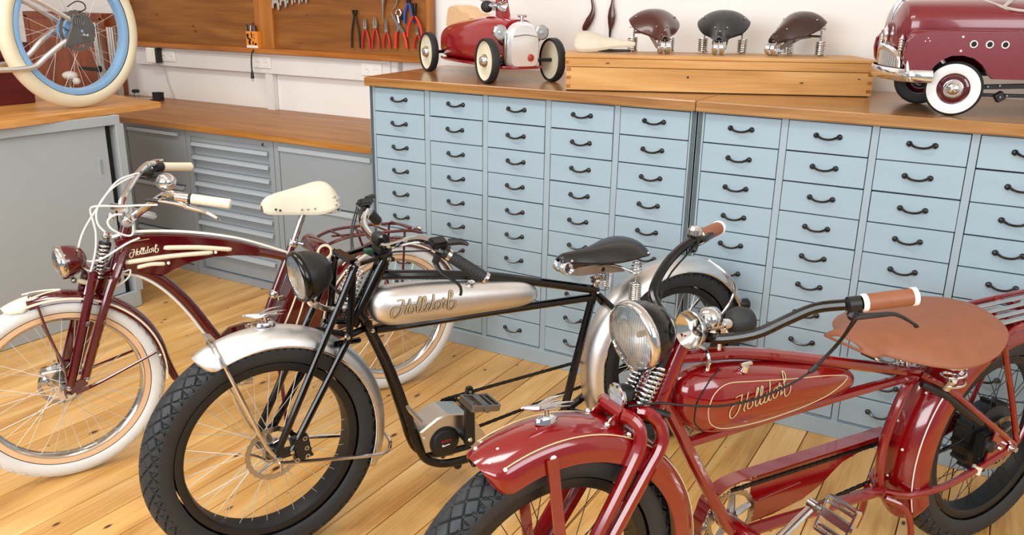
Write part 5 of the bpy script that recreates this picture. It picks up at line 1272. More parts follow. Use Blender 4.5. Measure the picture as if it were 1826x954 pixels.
sep('saddle_rivet', rv, 'steel', sa)
ss = M()
for s in (-1, 1):
    ss.coil((-0.962, s*0.06, 0.865), (-0.962, s*0.06, 0.80), 0.018, 4.5, 0.0028)
    ss.tube([(-0.75, s*0.015, 0.83), (-0.86, s*0.03, 0.805), (-0.95, s*0.055, 0.80)], 0.0035, 6, k=3)
ss.box((-0.862, 0, 0.806), (0.06, 0.05, 0.018), bev=0.003)
sep('saddle_spring', ss, 'chrome', sa, 60)
# roll bag and rack
rb = obj('tool_roll', M().lathe([(0.0001, -0.086), (0.031, -0.084), (0.034, -0.076), (0.034, 0.076), (0.031, 0.084), (0.0001, 0.086)], (-0.905, 0, 0.662), (0.05, 1, 0), 28), P_, B, 40)
obj('cream_ring', M().lathe([(0.021, 0.0855), (0.027, 0.087), (0.031, 0.0855)], (-0.905, 0, 0.662), (0.05, 1, 0), 28), 'ivory', rb, 60)
rk = M()
for s in (-1, 1):
    rk.tube([(-0.90, s*0.05, 0.665), (-0.96, s*0.062, 0.69), (-1.05, s*0.066, 0.700), (-1.25, s*0.066, 0.690), (-1.32, s*0.062, 0.672), (-1.345, s*0.04, 0.662), (-1.35, 0, 0.66)], 0.006, 8, k=3)
    rk.tube([(-1.25, s*0.066, 0.69), (-1.235, s*0.067, 0.50), (WW, s*0.066, 0.325)], 0.005, 8)
    rk.tube([(-1.10, s*0.066, 0.698), (-1.16, s*0.067, 0.52), (WW, s*0.066, 0.325)], 0.005, 8)
for u in (-0.99, -1.08, -1.17, -1.26): rk.tube([(u, -0.066, 0.697), (u-0.01, 0.066, 0.697)], 0.0045, 7)
rk.tube([(-0.97, 0, 0.693), (-1.34, 0, 0.668)], 0.0045, 7)
obj('luggage_rack', rk, P_, B)
obj('rack_lamp', M().sphere((-1.352, 0.0, 0.672), (0.012, 0.02, 0.01), 10, 6), 'chrome', B)
# drive side
cg = M().prism([(-0.50, 0.29), (-0.52, 0.345), (-0.57, 0.382), (-0.63, 0.388), (-0.75, 0.37), (-1.19, 0.352), (-1.22, 0.318), (-1.19, 0.29), (-0.75, 0.24), (-0.60, 0.195), (-0.53, 0.22)], (0, -0.062, 0), (1, 0, 0), (0, 0, 1), 0.016, bev=0.004)
obj('chain_guard', cg, P_, B, 20)
sprocket(B, (-0.62, -0.045, 0.285), 0.07, 36, 'black_matte')
chain(B, [(-0.62, -0.045, 0.355), (WW, -0.045, 0.35)])
obj('crank_arm', M().tube([(-0.62, 0.06, 0.285), (-0.625, 0.075, 0.43)], [0.014, 0.011], 8).tube([(-0.62, 0.04, 0.285), (-0.62, 0.07, 0.285)], 0.012, 10), 'satin_chrome', B)
obj('crank_arm', M().tube([(-0.62, -0.075, 0.285), (-0.615, -0.09, 0.14)], [0.014, 0.011], 8), 'satin_chrome', B)
pedal(B, (-0.628, 0.135, 0.438), (1, 0, -0.1), (0, 1, 0), 'satin_chrome')
pedal(B, (-0.61, -0.15, 0.13), (1, 0, 0.1), (0, -1, 0), 'satin_chrome')
ks = M().tube([(-0.70, 0.02, 0.28), (-0.705, 0.06, 0.24), (-0.70, 0.10, 0.13), (-0.695, 0.13, 0.008)], 0.0075, 8, k=3)
sep('kickstand', ks, P_, B)
obj('mud_flap', M().box((-0.86, 0, 0.30), (0.05, 0.06, 0.13), np.array(Matrix.Rotation(R_(12), 3, 'Y')), bev=0.003), 'ivory', B, 0)
# ------------------------------------------------------------------ wooden chest on the worktop
ZW = 1.2216
ca = math.atan2(0.536, 1.091)
t = thing('wooden_chest', 'long low pine chest carrying four bicycle saddles', 'chest', (0.985, 0.002, ZW), ca)
LC, DC = 1.216, 0.335
def chest_box(z0, z1, x0, x1, nm):
    m = M(); th = 0.018
    m.box(((x0+x1)/2, th/2, (z0+z1)/2), (x1-x0, th, z1-z0), bev=0.0015); m.box(((x0+x1)/2, DC-th/2, (z0+z1)/2), (x1-x0, th, z1-z0), bev=0.0015)
    for x in (x0+th/2, x1-th/2): m.box((x, DC/2, (z0+z1)/2), (th, DC-2*th, z1-z0), bev=0.0015)
    return m
b = chest_box(0.0035, 0.0925, 0.004, LC-0.006, 'box'); b.box((LC/2, DC/2, 0.008), (LC-0.05, DC-0.04, 0.008))
bo = obj('chest_box', b, 'chest_wood', t, 0)
for x0, x1, z in ((0.0, 0.03, 0.018), (0.0, 0.03, 0.052), (0.0, 0.03, 0.084), (LC-0.034, LC-0.004, 0.022), (LC-0.034, LC-0.004, 0.055), (LC-0.034, LC-0.004, 0.086)):
    sep('finger_joint', M().box(((x0+x1)/2, 0.008, z), (x1-x0-0.012, 0.019, 0.013), bev=0.001), 'frame_wood', bo, 0)
obj('keyhole', M().lathe([(0.0001, 0.001), (0.004, 0.001), (0.005, -0.001)], (0.49, 0.0, 0.062), (0, -1, 0), 10), 'dark_gap', bo, 0)
l = chest_box(0.0945, 0.128, 0.0, LC, 'lid'); l.box((LC/2, DC/2, 0.1355), (LC+0.004, DC+0.004, 0.013), bev=0.002)
lo = obj('lid', l, 'chest_wood', t, 0)
for x in (0.008, LC-0.008): sep('finger_joint', M().box((x, 0.008, 0.112), (0.013, 0.019, 0.012), bev=0.001), 'frame_wood', lo, 0)
sep('gap_strip', M().box((LC/2, 0.02, 0.0016), (LC-0.03, 0.02, 0.0032)).box((LC/2, DC-0.02, 0.0016), (LC-0.03, 0.02, 0.0032)), 'dark_gap', t, 0)  # near-black strips paint the dark gap under the chest
ZC = ZW+0.1425

# ------------------------------------------------------------------ loose saddles
def loose_saddle(x, y, rz, leather, bracket, label, wid=1.0, k=1.0):
    t = thing('bicycle_saddle', label, 'saddle', (x, y, ZC), rz, 'saddles on the pine chest')
    sd = [(-0.118, 0.150, 0.05, 0.015, 0.007), (-0.108, 0.166, 0.085, 0.026, 0.007), (-0.08, 0.178, 0.108, 0.046, 0.007), (-0.04, 0.174, 0.104, 0.066, 0.007), (0.0, 0.157, 0.080, 0.070, 0.007), (0.04, 0.132, 0.044, 0.058, 0.007), (0.075, 0.109, 0.027, 0.045, 0.007), (0.10, 0.092, 0.022, 0.034, 0.007), (0.112, 0.078, 0.016, 0.014, 0.007)]
    sd = [(a, b*k, c*wid, d, e) for a, b, c, d, e in sd]
    s = obj('leather_top', loft_y(smooth_st(sd, 3), 18), leather, t, 60)
    rv = M()
    for p in ((0.098, 0.0, 0.0945), (0.055, 0.024, 0.108), (0.055, -0.024, 0.108), (-0.05, 0.085, 0.145), (-0.05, -0.085, 0.145)): rv.sphere(p, 0.0042, 8, 6)
    for q in (-0.018, 0, 0.018): rv.sphere((-0.02, 0, 0.1665+q*-.2), (0.003, 0.003, 0.002), 6, 4)
    sep('rivet', rv, 'steel', s)
    sp = M()
    for sg in (-1, 1):
        sp.coil((-0.095, sg*0.082*wid, 0.058), (-0.095, sg*0.082*wid, 0.004), 0.019, 7, 0.0038)
        sp.tube([(-0.095, sg*0.078*wid, 0.05), (-0.095, sg*0.078*wid, 0.112)], 0.0042, 8)
        sp.coil((-0.095, sg*0.078*wid, 0.135), (-0.095, sg*0.078*wid, 0.10), 0.012, 2.5, 0.0022, R2=0.02)
        sp.coil((0.095, sg*0.004, 0.030), (0.095, sg*0.022, 0.030), 0.026, 3, 0.0034)
        sp.tube([(0.10, sg*0.012, 0.055), (0.102, sg*0.012, 0.082)], 0.003, 6)
        sp.sphere((-0.095, sg*0.078*wid, 0.004), 0.005, 8, 5)
    sep('spring', sp, 'chrome', t, 60)
    bk = M()
    for sg in (-1, 1): bk.prism([(0.09, 0.022), (0.085, 0.042), (0.03, 0.072), (-0.03, 0.092), (-0.09, 0.088), (-0.095, 0.072), (-0.03, 0.066), (0.03, 0.045)], (0, sg*0.028+0.002, 0), (1, 0, 0), (0, 0, 1), 0.004)
    bk.tube([(-0.09, -0.08*wid, 0.08), (-0.09, 0.08*wid, 0.08)], 0.005, 8); bk.tube([(0.01, -0.03, 0.06), (0.01, 0.03, 0.06)], 0.008, 10)
    obj('bracket', bk, bracket, t, 20)
    return t
loose_saddle(1.228, 0.372, math.atan2(-0.17, 0.13), 'brown_leather', 'leather_bracket', 'reddish-brown leather saddle with coil springs, second from left on the pine chest')
loose_saddle(1.466, 0.482, math.atan2(-0.2, 0.045), 'black_leather', 'dull_steel', 'black leather saddle with coil springs standing on the pine chest')
loose_saddle(1.722, 0.590, math.atan2(-0.17, -0.085), 'dark_brown_leather', 'dull_steel', 'dark brown saddle turned sideways at the right end of the pine chest')
t = thing('bicycle_saddle', 'pale suede saddle lying on its side at the left end of the chest', 'saddle', (1.06, 0.235, ZC), R_(8), 'saddles on the pine chest')
ps = [(-0.135, 0.040, 0.022, 0.006, 0.014), (-0.125, 0.048, 0.050, 0.016, 0.016), (-0.10, 0.054, 0.064, 0.026, 0.016), (-0.06, 0.050, 0.056, 0.028, 0.016), (-0.01, 0.040, 0.036, 0.022, 0.014), (0.05, 0.032, 0.020, 0.012, 0.012), (0.105, 0.026, 0.014, 0.007, 0.010), (0.122, 0.022, 0.008, 0.003, 0.008)]
pm = loft_y(smooth_st(ps, 3), 14); Rx = np.array(Matrix.Rotation(R_(32), 4, 'X')); pm.xf(Rx); 
zmin = min(v[2] for v in pm.v); Tm = np.eye(4); Tm[2, 3] = 0.001-zmin; pm.xf(Tm)
so = obj('suede_top', pm, 'suede', t, 60)
sep('rail', M().tube([(-0.10, -0.005, 0.012), (0.0, -0.01, 0.006), (0.10, -0.004, 0.010)], 0.004, 8, k=3).tube([(-0.10, 0.035, 0.02), (0.0, 0.02, 0.01), (0.10, 0.008, 0.012)], 0.004, 8, k=3), 'tool_dark', t, 60)
sep('rivet', M().sphere((-0.112, -0.052, 0.040), 0.004, 8, 6), 'steel', so)

# ------------------------------------------------------------------ leather leaf straps on the wall
for i, (P, w, lab) in enumerate((([(0.69, 1.60), (0.706, 1.545), (0.703, 1.51), (0.688, 1.48), (0.668, 1.445), (0.667, 1.43), (0.680, 1.40), (0.680, 1.36)], [0.004, 0.008, 0.013, 0.018, 0.016, 0.011, 0.005, 0.003], 'brown curved leaf-shaped leather strap, left of the two on the wall'),
                                 ([(0.812, 1.62), (0.808, 1.56), (0.807, 1.53), (0.807, 1.50), (0.806, 1.47), (0.804, 1.44), (0.803, 1.41), (0.803, 1.375)], [0.003, 0.008, 0.016, 0.02, 0.016, 0.008, 0.005, 0.003], 'brown straight leaf-shaped leather strap, right of the two on the wall'))):
    t = thing('leather_strap', lab, 'strap', (P[0][0], WY-0.02, P[0][1]))
    x0, z0 = P[0]
    m = M().tube([(x-x0, 0, z-z0) for x, z in P[:6]], w[:6], 8, k=4, flat=(1, 1))
    A = np.array(m.v); A[:, 1] *= 0.3; m.v = [tuple(p) for p in A]
    obj('leaf', m, 'brown_leather', t, 60)
    obj('tip', M().tube([(x-x0, 0, z-z0) for x, z in P[5:]], [0.009 if i == 0 else 0.007, 0.005, 0.003], 8, k=3), 'tool_dark', t, 60)

# ------------------------------------------------------------------ small red pedal car with cream wheels
t = thing('pedal_car', 'small red toy pedal racing car with cream disc wheels and chrome grille', 'pedal car', (0.6675, 0.191, ZW), R_(-33))
RWH = 0.095
def toy_wheel(par, x, y, R, side, m_disc, cap=True):
    tyr = M().lathe([(R*0.87, -0.016), (R*0.965, -0.018), (R, -0.013), (R, 0.013), (R*0.965, 0.018), (R*0.87, 0.016)], (0, 0, 0), (0, side, 0), 48)
    w = obj('wheel', tyr, 'black_rubber', par, 50); w.location = (x, y, R)
    obj('wheel_disc', M().lathe([(R*0.88, 0.012), (R*0.85, 0.006), (R*0.70, 0.002), (R*0.35, 0.010), (R*0.2, 0.012), (0.0001, 0.012)], (0, 0, 0), (0, side, 0), 40).lathe([(R*0.88, -0.012), (R*0.82, -0.010), (R*0.60, -0.002), (R*0.35, -0.004), (0.0001, -0.004)], (0, 0, 0), (0, side, 0), 40), m_disc, w, 40)
    if cap: obj('hub_cap', M().lathe([(R*0.31, 0.010), (R*0.29, 0.018), (R*0.18, 0.031), (R*0.06, 0.035), (0.0001, 0.034)], (0, 0, 0), (0, side, 0), 24), 'chrome', w, 60)
    obj('axle_end', M().cyl((0, -side*0.006, 0), (0, -side*0.085, 0), 0.008, 12), 'black_matte', w)
    return w
for x in (0, -0.695):
    for s in (-1, 1): toy_wheel(t, x, s*0.16, RWH, s, 'cream_rubber')
st = [(-0.80, 0.128, 0.03, 0.02), (-0.785, 0.13, 0.05, 0.045), (-0.74, 0.137, 0.068, 0.078), (-0.66, 0.148, 0.082, 0.098), (-0.55, 0.158, 0.090, 0.108), (-0.40, 0.165, 0.098, 0.108), (-0.25, 0.172, 0.106, 0.100), (-0.12, 0.172, 0.105, 0.088), (-0.02, 0.168, 0.098, 0.076)]
bo = obj('body', tank_mesh(smooth_st(st, 4), 36, 3.2), 'toy_red', t, 50)
obj('bottom_pan', M().prism([(-0.76, -0.07), (-0.60, -0.112), (-0.10, -0.10), (0.0, -0.115), (0.035, -0.07), (0.045, 0), (0.035, 0.07), (0.0, 0.115), (-0.10, 0.10), (-0.60, 0.112), (-0.76, 0.07)], (0, 0, 0.060), (1, 0, 0), (0, 1, 0), 0.012, bev=0.003), 'toy_red', bo, 30)
seat = M(); 
prof = [(-0.735, 0.215), (-0.725, 0.262), (-0.712, 0.296), (-0.69, 0.314), (-0.64, 0.321), (-0.575, 0.316), (-0.545, 0.300), (-0.50, 0.289), (-0.42, 0.284), (-0.40, 0.262), (-0.45, 0.230), (-0.60, 0.20)]
seat.prism(prof, (0, 0.055, 0), (1, 0, 0), (0, 0, 1), 0.11, bev=0.018)
obj('seat', seat, 'pale_wood_seat', t, 50)
gr = st_ = [(0.0, 0.163, 0.095, 0.078), (0.012, 0.163, 0.097, 0.079), (0.030, 0.161, 0.093, 0.074), (0.045, 0.158, 0.086, 0.064)]
rings = []
for (u, zc, hz, hv) in st_:
    rr = []
    for j in range(36):
        a = 2*PI*j/36; c, s = math.cos(a), math.sin(a)
        e = 2.4 if s > 0 else 7
        rr.append(V(u, hv*math.copysign(abs(c)**(2/e), c), zc+hz*math.copysign(abs(s)**(2/e), s)))
    rings.append(rr)
go = obj('grille', M().rings(rings), 'polished_alu', t, 40)
gb = M().tube([(0.0465, -0.056, 0.198), (0.048, 0, 0.205), (0.0465, 0.056, 0.198)], 0.0035, 6, k=4)
obj('grille_rib', gb, 'chrome', go, 60)
sep('grille_fin', M().tube([(0.008, -0.0805, 0.21), (0.008, -0.0805, 0.085)], 0.004, 6).tube([(0.022, -0.079, 0.21), (0.022, -0.079, 0.085)], 0.004, 6), 'chrome', go, 60)
obj('badge', M().lathe([(0.0001, 0.003), (0.013, 0.002), (0.016, 0.0)], (0.0465, 0.028, 0.108), (1, 0, 0), 20), 'red_badge', go, 40)
obj('radiator_cap', M().lathe([(0.008, 0), (0.008, 0.018), (0.012, 0.020), (0.012, 0.026), (0.0001, 0.028)], (0.010, 0, 0.256), (0, 0, 1), 14).tube([(0.01, -0.02, 0.282), (0.01, 0.02, 0.282)], 0.006, 8), 'chrome', go)
for s in (-1, 1):
    h = obj('headlight', M().lathe([(0.031, 0), (0.030, -0.02), (0.022, -0.042), (0.008, -0.055), (0.0001, -0.057)], (0.005, s*0.102, 0.213), (1, 0, 0), 24), 'toy_red', t, 50)
    obj('lamp_rim', M().lathe([(0.029, -0.008), (0.0325, -0.005), (0.0325, 0.003), (0.0285, 0.004)], (0.005, s*0.102, 0.213), (1, 0, 0), 28), 'chrome', h, 50)
    obj('lens', M().lathe([(0.0285, 0.003), (0.02, 0.0045), (0.012, 0.004), (0.009, 0.006), (0.0001, 0.007)], (0.005, s*0.102, 0.213), (1, 0, 0), 24), 'lamp_face', h, 15)
    obj('lamp_bracket', M().tube([(-0.015, s*0.102, 0.183), (-0.02, s*0.085, 0.165), (-0.03, s*0.07, 0.16)], 0.006, 8), 'steel', h)
obj('front_axle', M().tube([(0.0, -0.14, 0.095), (0.0, 0.14, 0.095)], 0.007, 10).tube([(-0.08, -0.1, 0.085), (0.02, -0.1, 0.085)], 0.006, 8), 'black_matte', t)
obj('rear_axle', M().tube([(-0.695, -0.14, 0.095), (-0.695, 0.14, 0.095)], 0.007, 10), 'black_matte', t)
obj('steering_column', M().prism([(-0.215, 0.255), (-0.13, 0.255), (-0.155, 0.31), (-0.20, 0.43), (-0.235, 0.43), (-0.215, 0.33)], (0, 0.02, 0), (1, 0, 0), (0, 0, 1), 0.04, bev=0.008), 'toy_red', t, 30)
obj('steering_wheel', M().tube([V(-0.255+0.05*math.cos(a)*0.9, 0.10*math.sin(a), 0.40+0.06*math.cos(a)) for a in np.linspace(0, 2*PI, 36, endpoint=False)], 0.009, 8, closed=True), 'white_plastic', t, 60)
hn = obj('horn', M().lathe([(0.024, 0.0), (0.025, 0.002), (0.022, -0.012), (0.012, -0.026), (0.006, -0.04), (0.006, -0.13)], (-0.115, -0.035, 0.322), (1, 0, 0.03), 24).lathe([(0.023, 0), (0.012, -0.012), (0.0001, -0.018)], (-0.115, -0.035, 0.322), (1, 0, 0.03), 24), 'chrome', t, 60)
obj('horn_clamp', M().tube([(-0.20, -0.035, 0.30), (-0.20, -0.035, 0.335)], 0.008, 8).tube([(-0.215, -0.035, 0.32), (-0.24, -0.035, 0.32)], 0.011, 10), 'chrome', hn)
obj('rubber_bulb', M().sphere((-0.275, -0.035, 0.317), (0.036, 0.027, 0.027), 16, 10), 'black_rubber', hn, 60)
for p in ((-0.06, 0.12), (-0.025, 0.112)): sep('stud', M().sphere((p[0], -0.0815, p[1]), 0.004, 6, 4), 'steel', bo)

# ------------------------------------------------------------------ maroon pedal car with whitewalls
t = thing('pedal_car', 'maroon toy pedal sedan with whitewall tyres and chrome bumper at the right', 'pedal car', (2.386, 0.074, ZW), R_(202))
VC = -0.19
sidep = [(-0.70, 0.122), (-0.108, 0.122), (-0.085, 0.145), (-0.066, 0.168), (-0.04, 0.186), (-0.005, 0.195), (0.03, 0.193), (0.058, 0.180), (0.078, 0.160), (0.088, 0.14), (0.152, 0.138), (0.170, 0.165), (0.176, 0.20), (0.172, 0.235), (0.150, 0.260), (0.10, 0.268), (-0.70, 0.276)]
m = M()
for v in (0.012, VC*2+0.012): m.prism(sidep, (0, v, 0), (1, 0, 0), (0, 0, 1), 0.024, bev=0.006)
body = sep('body_side', m, 'toy_maroon', t, 30)
st = [(0.180, 0.245, 0.01, 0.02), (0.178, 0.252, 0.040, 0.07), (0.172, 0.262, 0.062, 0.10), (0.160, 0.272, 0.080, 0.125), (0.14, 0.278, 0.088, 0.145), (0.05, 0.280, 0.092, 0.160), (-0.10, 0.282, 0.094, 0.172), (-0.4, 0.284, 0.094, 0.180), (-0.70, 0.284, 0.090, 0.180)]
hm_ = tank_mesh(smooth_st(st, 4), 40, 2.6); Tm = np.eye(4); Tm[1, 3] = VC; hm_.xf(Tm)
obj('hood', hm_, 'toy_maroon', t, 50)
sh = M()
for s in (-1, 1):
    rr = []
    for u, hw in ((0.160, 0.008), (0.14, 0.02), (0.09, 0.026), (-0.70, 0.028)):
        rr.append([V(u, VC+s*(0.172)+s*hw*math.cos(a)*1.1, 0.252+0.022*math.sin(a)*min(1, hw/0.02)) for a in np.linspace(0, 2*PI, 14, endpoint=False)])
    sh.rings(rr)
sep('fender_shoulder', sh, 'toy_maroon', t, 50)
nose = M().prism([(0.10, VC-0.165), (0.14, VC-0.160), (0.158, VC-0.10), (0.166, VC), (0.158, VC+0.10), (0.14, VC+0.160), (0.10, VC+0.165)], (0, 0, 0.138), (1, 0, 0), (0, 1, 0), 0.11, bev=0.012)
obj('nose', nose, 'toy_maroon', t, 40)
g = M()
arch = [V(0, VC+0.130*math.cos(a), 0.148+0.062*max(0, math.sin(a))**0.7) for a in np.linspace(0, PI, 20)]
g.tube([V(0.160+0.026*(1-abs((p[1]-VC)/0.145)**2), p[1], p[2]) for p in arch], 0.0115, 8)
gro = obj('grille_frame', g, 'reflector', t, 50)
gb = M()
for i in range(-8, 9):
    v = VC+i*0.0145; h = 0.062*(max(0, 1-(i*0.0145/0.130)**2))**0.35
    gb.box((0.160+0.026*(1-((v-VC)/0.145)**2), v, 0.146+h/2), (0.008, 0.006, h), bev=0.001)
obj('grille_bars', gb, 'brushed', gro, 0)['kind'] = 'stuff'
bu = M(); pb = catmull([V(0.083, 0.022), V(0.12, 0.022), V(0.152, 0.012), V(0.178, -0.035), V(0.196, -0.11), V(0.202, VC), V(0.196, 2*VC+0.11), V(0.178, 2*VC+0.035), V(0.152, 2*VC-0.012), V(0.12, 2*VC-0.022), V(0.083, 2*VC-0.022)], 5)
k = len(pb); rr = []
for i in range(k):
    tt = nrm(pb[min(i+1, k-1)]-pb[max(i-1, 0)]); q = V(tt[1], -tt[0])
    q = q if q@(pb[i]-V(0.0, VC)) > 0 else -q
    rr.append([V(*(pb[i]+q*a), z) for a, z in ((0.0, 0.106), (0.004, 0.109), (0.006, 0.126), (0.004, 0.143), (0.0, 0.146), (-0.003, 0.126))])
buo = obj('bumper', bu.rings(rr), 'reflector', t, 50)
for p in ((0.186, -0.075), (0.160, 0.0)): sep('bumper_bolt', M().sphere((p[0]+0.005, p[1]+0.004, 0.126), 0.004, 8, 6), 'steel', buo)
ob = M()
for s in (1, -1):
    for j in range(5): ob.lathe([(0.008, -0.003), (0.0105, 0), (0.008, 0.003)], (0.168, VC+s*0.125, 0.205+0.0085*j), (0, 0, 1), 12)
    ob.lathe([(0.0001, -0.02), (0.007, -0.012), (0.0085, 0.0), (0.008, 0.035), (0.004, 0.05), (0.0001, 0.056)], (0.168, VC+s*0.125, 0.20), (0, 0, 1), 12)
ob.lathe([(0.0001, -0.025), (0.012, -0.01), (0.010, 0.02), (0.0001, 0.04)], (0.188, VC, 0.245), (0, 0, 1), 12)
sep('lamp_ornament', ob, 'reflector', t, 50)
for u in (-0.031, -0.079, -0.126):
    h = obj('porthole', M().lathe([(0.0001, 0.0015), (0.0085, 0.0015)], (u, 0.0115, 0.231), (0, 1, 0), 20), 'dark_gap', body, 50)
    obj('porthole_ring', M().lathe([(0.0085, 0.000), (0.009, 0.003), (0.0115, 0.003), (0.0125, 0.0)], (u, 0.0115, 0.231), (0, 1, 0), 20), 'white_plastic', body, 50)
sm_ = M()
for p in ((0.005, 0.253), (0.005, 0.209)): sm_.sphere((p[0], 0.0125, p[1]), 0.004, 8, 6)
for p in ((0.11, 0.247), (0.118, 0.237), (0.104, 0.238)): sm_.sphere((p[0], 0.0125, p[1]), 0.0022, 6, 4)
sep('stud', sm_, 'pale_line', body)
dcl = M()
for (u, z) in ((0.125, 0.31), (0.137, 0.30), (0.118, 0.295), (0.132, 0.285)): dcl.sphere((u, VC+0.135, z), 0.003, 6, 4)
sep('front_stud', dcl, 'pale_line', t)
obj('hood_strip', M().tube([(0.178, VC, 0.30), (0.168, VC, 0.345), (0.14, VC, 0.369), (0.05, VC, 0.375), (-0.05, VC, 0.378)], [0.003, 0.008, 0.011, 0.007, 0.003], 8, k=4), 'reflector', t, 60)
obj('fender_strip', M().tube([(0.158, 0.008, 0.14), (0.165, 0.004, 0.19), (0.160, 0.0, 0.225)], [0.008, 0.006, 0.003], 8, k=3), 'chrome', t, 60)
ws = M()
for s in (1, -1):
    ws.tube([(-0.03, VC, 0.385), (-0.06, VC+s*0.07, 0.372), (-0.13, VC+s*0.15, 0.342), (-0.19, VC+s*0.165, 0.334)], [0.007, 0.0085, 0.0085, 0.007], 8, k=4, flat=(1, 0.7))
ws.tube([(-0.12, VC+0.145, 0.345), (-0.16, VC+0.12, 0.375), (-0.20, VC+0.10, 0.42)], 0.006, 8); ws.tube([(-0.12, VC-0.145, 0.345), (-0.16, VC-0.12, 0.375), (-0.20, VC-0.10, 0.42)], 0.006, 8)
sep('windshield_frame', ws, 'reflector', t, 60)
R2 = 0.088
for u in (0, -0.60):
    for v, s in ((-0.012, 1), (VC*2+0.012, -1)):
        w = obj('wheel', M().lathe([(0.05, -0.022), (0.075, -0.024), (R2-0.003, -0.018), (R2, -0.008), (R2, 0.008), (R2-0.003, 0.018), (0.080, 0.0225)], (0, 0, 0), (0, s, 0), 56), 'black_rubber', t, 50)
        w.location = (u, v, R2)
        if u == 0: w.rotation_euler = (0, 0, R_(-20))
        obj('whitewall', M().lathe([(0.080, 0.0225), (0.070, 0.025), (0.056, 0.024), (0.050, 0.020)], (0, 0, 0), (0, s, 0), 48), 'white_rubber', w, 50)
        obj('wheel_disc', M().lathe([(0.051, 0.0205), (0.046, 0.017), (0.040, 0.019), (0.036, 0.015), (0.030, 0.015)], (0, 0, 0), (0, s, 0), 40), 'maroon_paint', w, 40)
        obj('hub_cap', M().lathe([(0.031, 0.015), (0.030, 0.020), (0.026, 0.021), (0.023, 0.028), (0.014, 0.036), (0.0001, 0.039)], (0, 0, 0), (0, s, 0), 32), 'chrome', w, 60)
sep('axle', M().tube([(0, -0.02, R2), (0, 2*VC+0.02, R2)], 0.007, 8).tube([(-0.6, -0.02, R2), (-0.6, 2*VC+0.02, R2)], 0.007, 8), 'black_matte', t)
und = M().box((0.07, VC, 0.13), (0.2, 0.26, 0.05), bev=0.01).box((-0.3, VC, 0.135), (0.7, 0.3, 0.012))
obj('underbody', und, 'black_matte', t, 20)
rd = M()
rd.box((-0.30, -0.055, 0.102), (0.5, 0.008, 0.016), np.array(Matrix.Rotation(R_(3), 3, 'Y')), bev=0.002); rd.box((-0.30, -0.055, 0.066), (0.5, 0.008, 0.012), bev=0.002)
rd.box((-0.16, -0.05, 0.062), (0.03, 0.02, 0.03), np.array(Matrix.Rotation(R_(35), 3, 'Y')), bev=0.003)
ro = obj('pedal_rod', rd, 'black_matte', t, 0)
rb_ = M()
for p in ((-0.158, 0.062), (-0.118, 0.094), (-0.155, 0.098), (-0.102, 0.068), (-0.178, 0.067)): rb_.lathe([(0.0001, 0.004), (0.0035, 0.004), (0.005, 0)], (p[0], -0.05 if p[0] > -0.157 else -0.039, p[1]), (0, 1, 0), 8)
sep('rod_bolt', rb_, 'steel', ro)
# ------------------------------------------------------------------ tools on the board
YT = WY-0.062
def spanner(x, z, k, label):
    t = thing('spanner', label, 'spanner', (x, YT, z), 0, 'open-end spanners on the tool board')
    m = M(); w = 0.032*k
    jaw = [(-w*0.95, 0.0), (-w*0.55, -0.006*k), (-w*0.38, 0.016*k), (-w*0.30, 0.024*k), (w*0.30, 0.026*k), (w*0.42, 0.010*k), (w*0.55, -0.018*k), (w*0.95, -0.004*k), (w*1.0, 0.02*k), (w*0.72, 0.042*k), (w*0.36, 0.062*k), (w*0.30, 0.22*k), (-w*0.30, 0.22*k), (-w*0.36, 0.062*k), (-w*0.85, 0.034*k)]
    m.prism(jaw, (0, 0.003, 0), (1, 0, 0), (0, 0, 1), 0.006, bev=0.001)
    obj('open_end', m, 'satin_chrome', t, 0); return t
for i, (x, z, k) in enumerate(((-1.398, 1.505, 1.05), (-1.334, 1.522, 0.95), (-1.277, 1.536, 0.85), (-1.218, 1.540, 0.8), (-1.162, 1.545, 0.75))):
    spanner(x, z, k, ['largest open-end spanner, first from left on the tool board', 'second open-end spanner from the left on the tool board', 'middle one of the five open-end spanners on the tool board', 'fourth open-end spanner from the left on the tool board', 'smallest open-end spanner, last of the row on the tool board'][i])
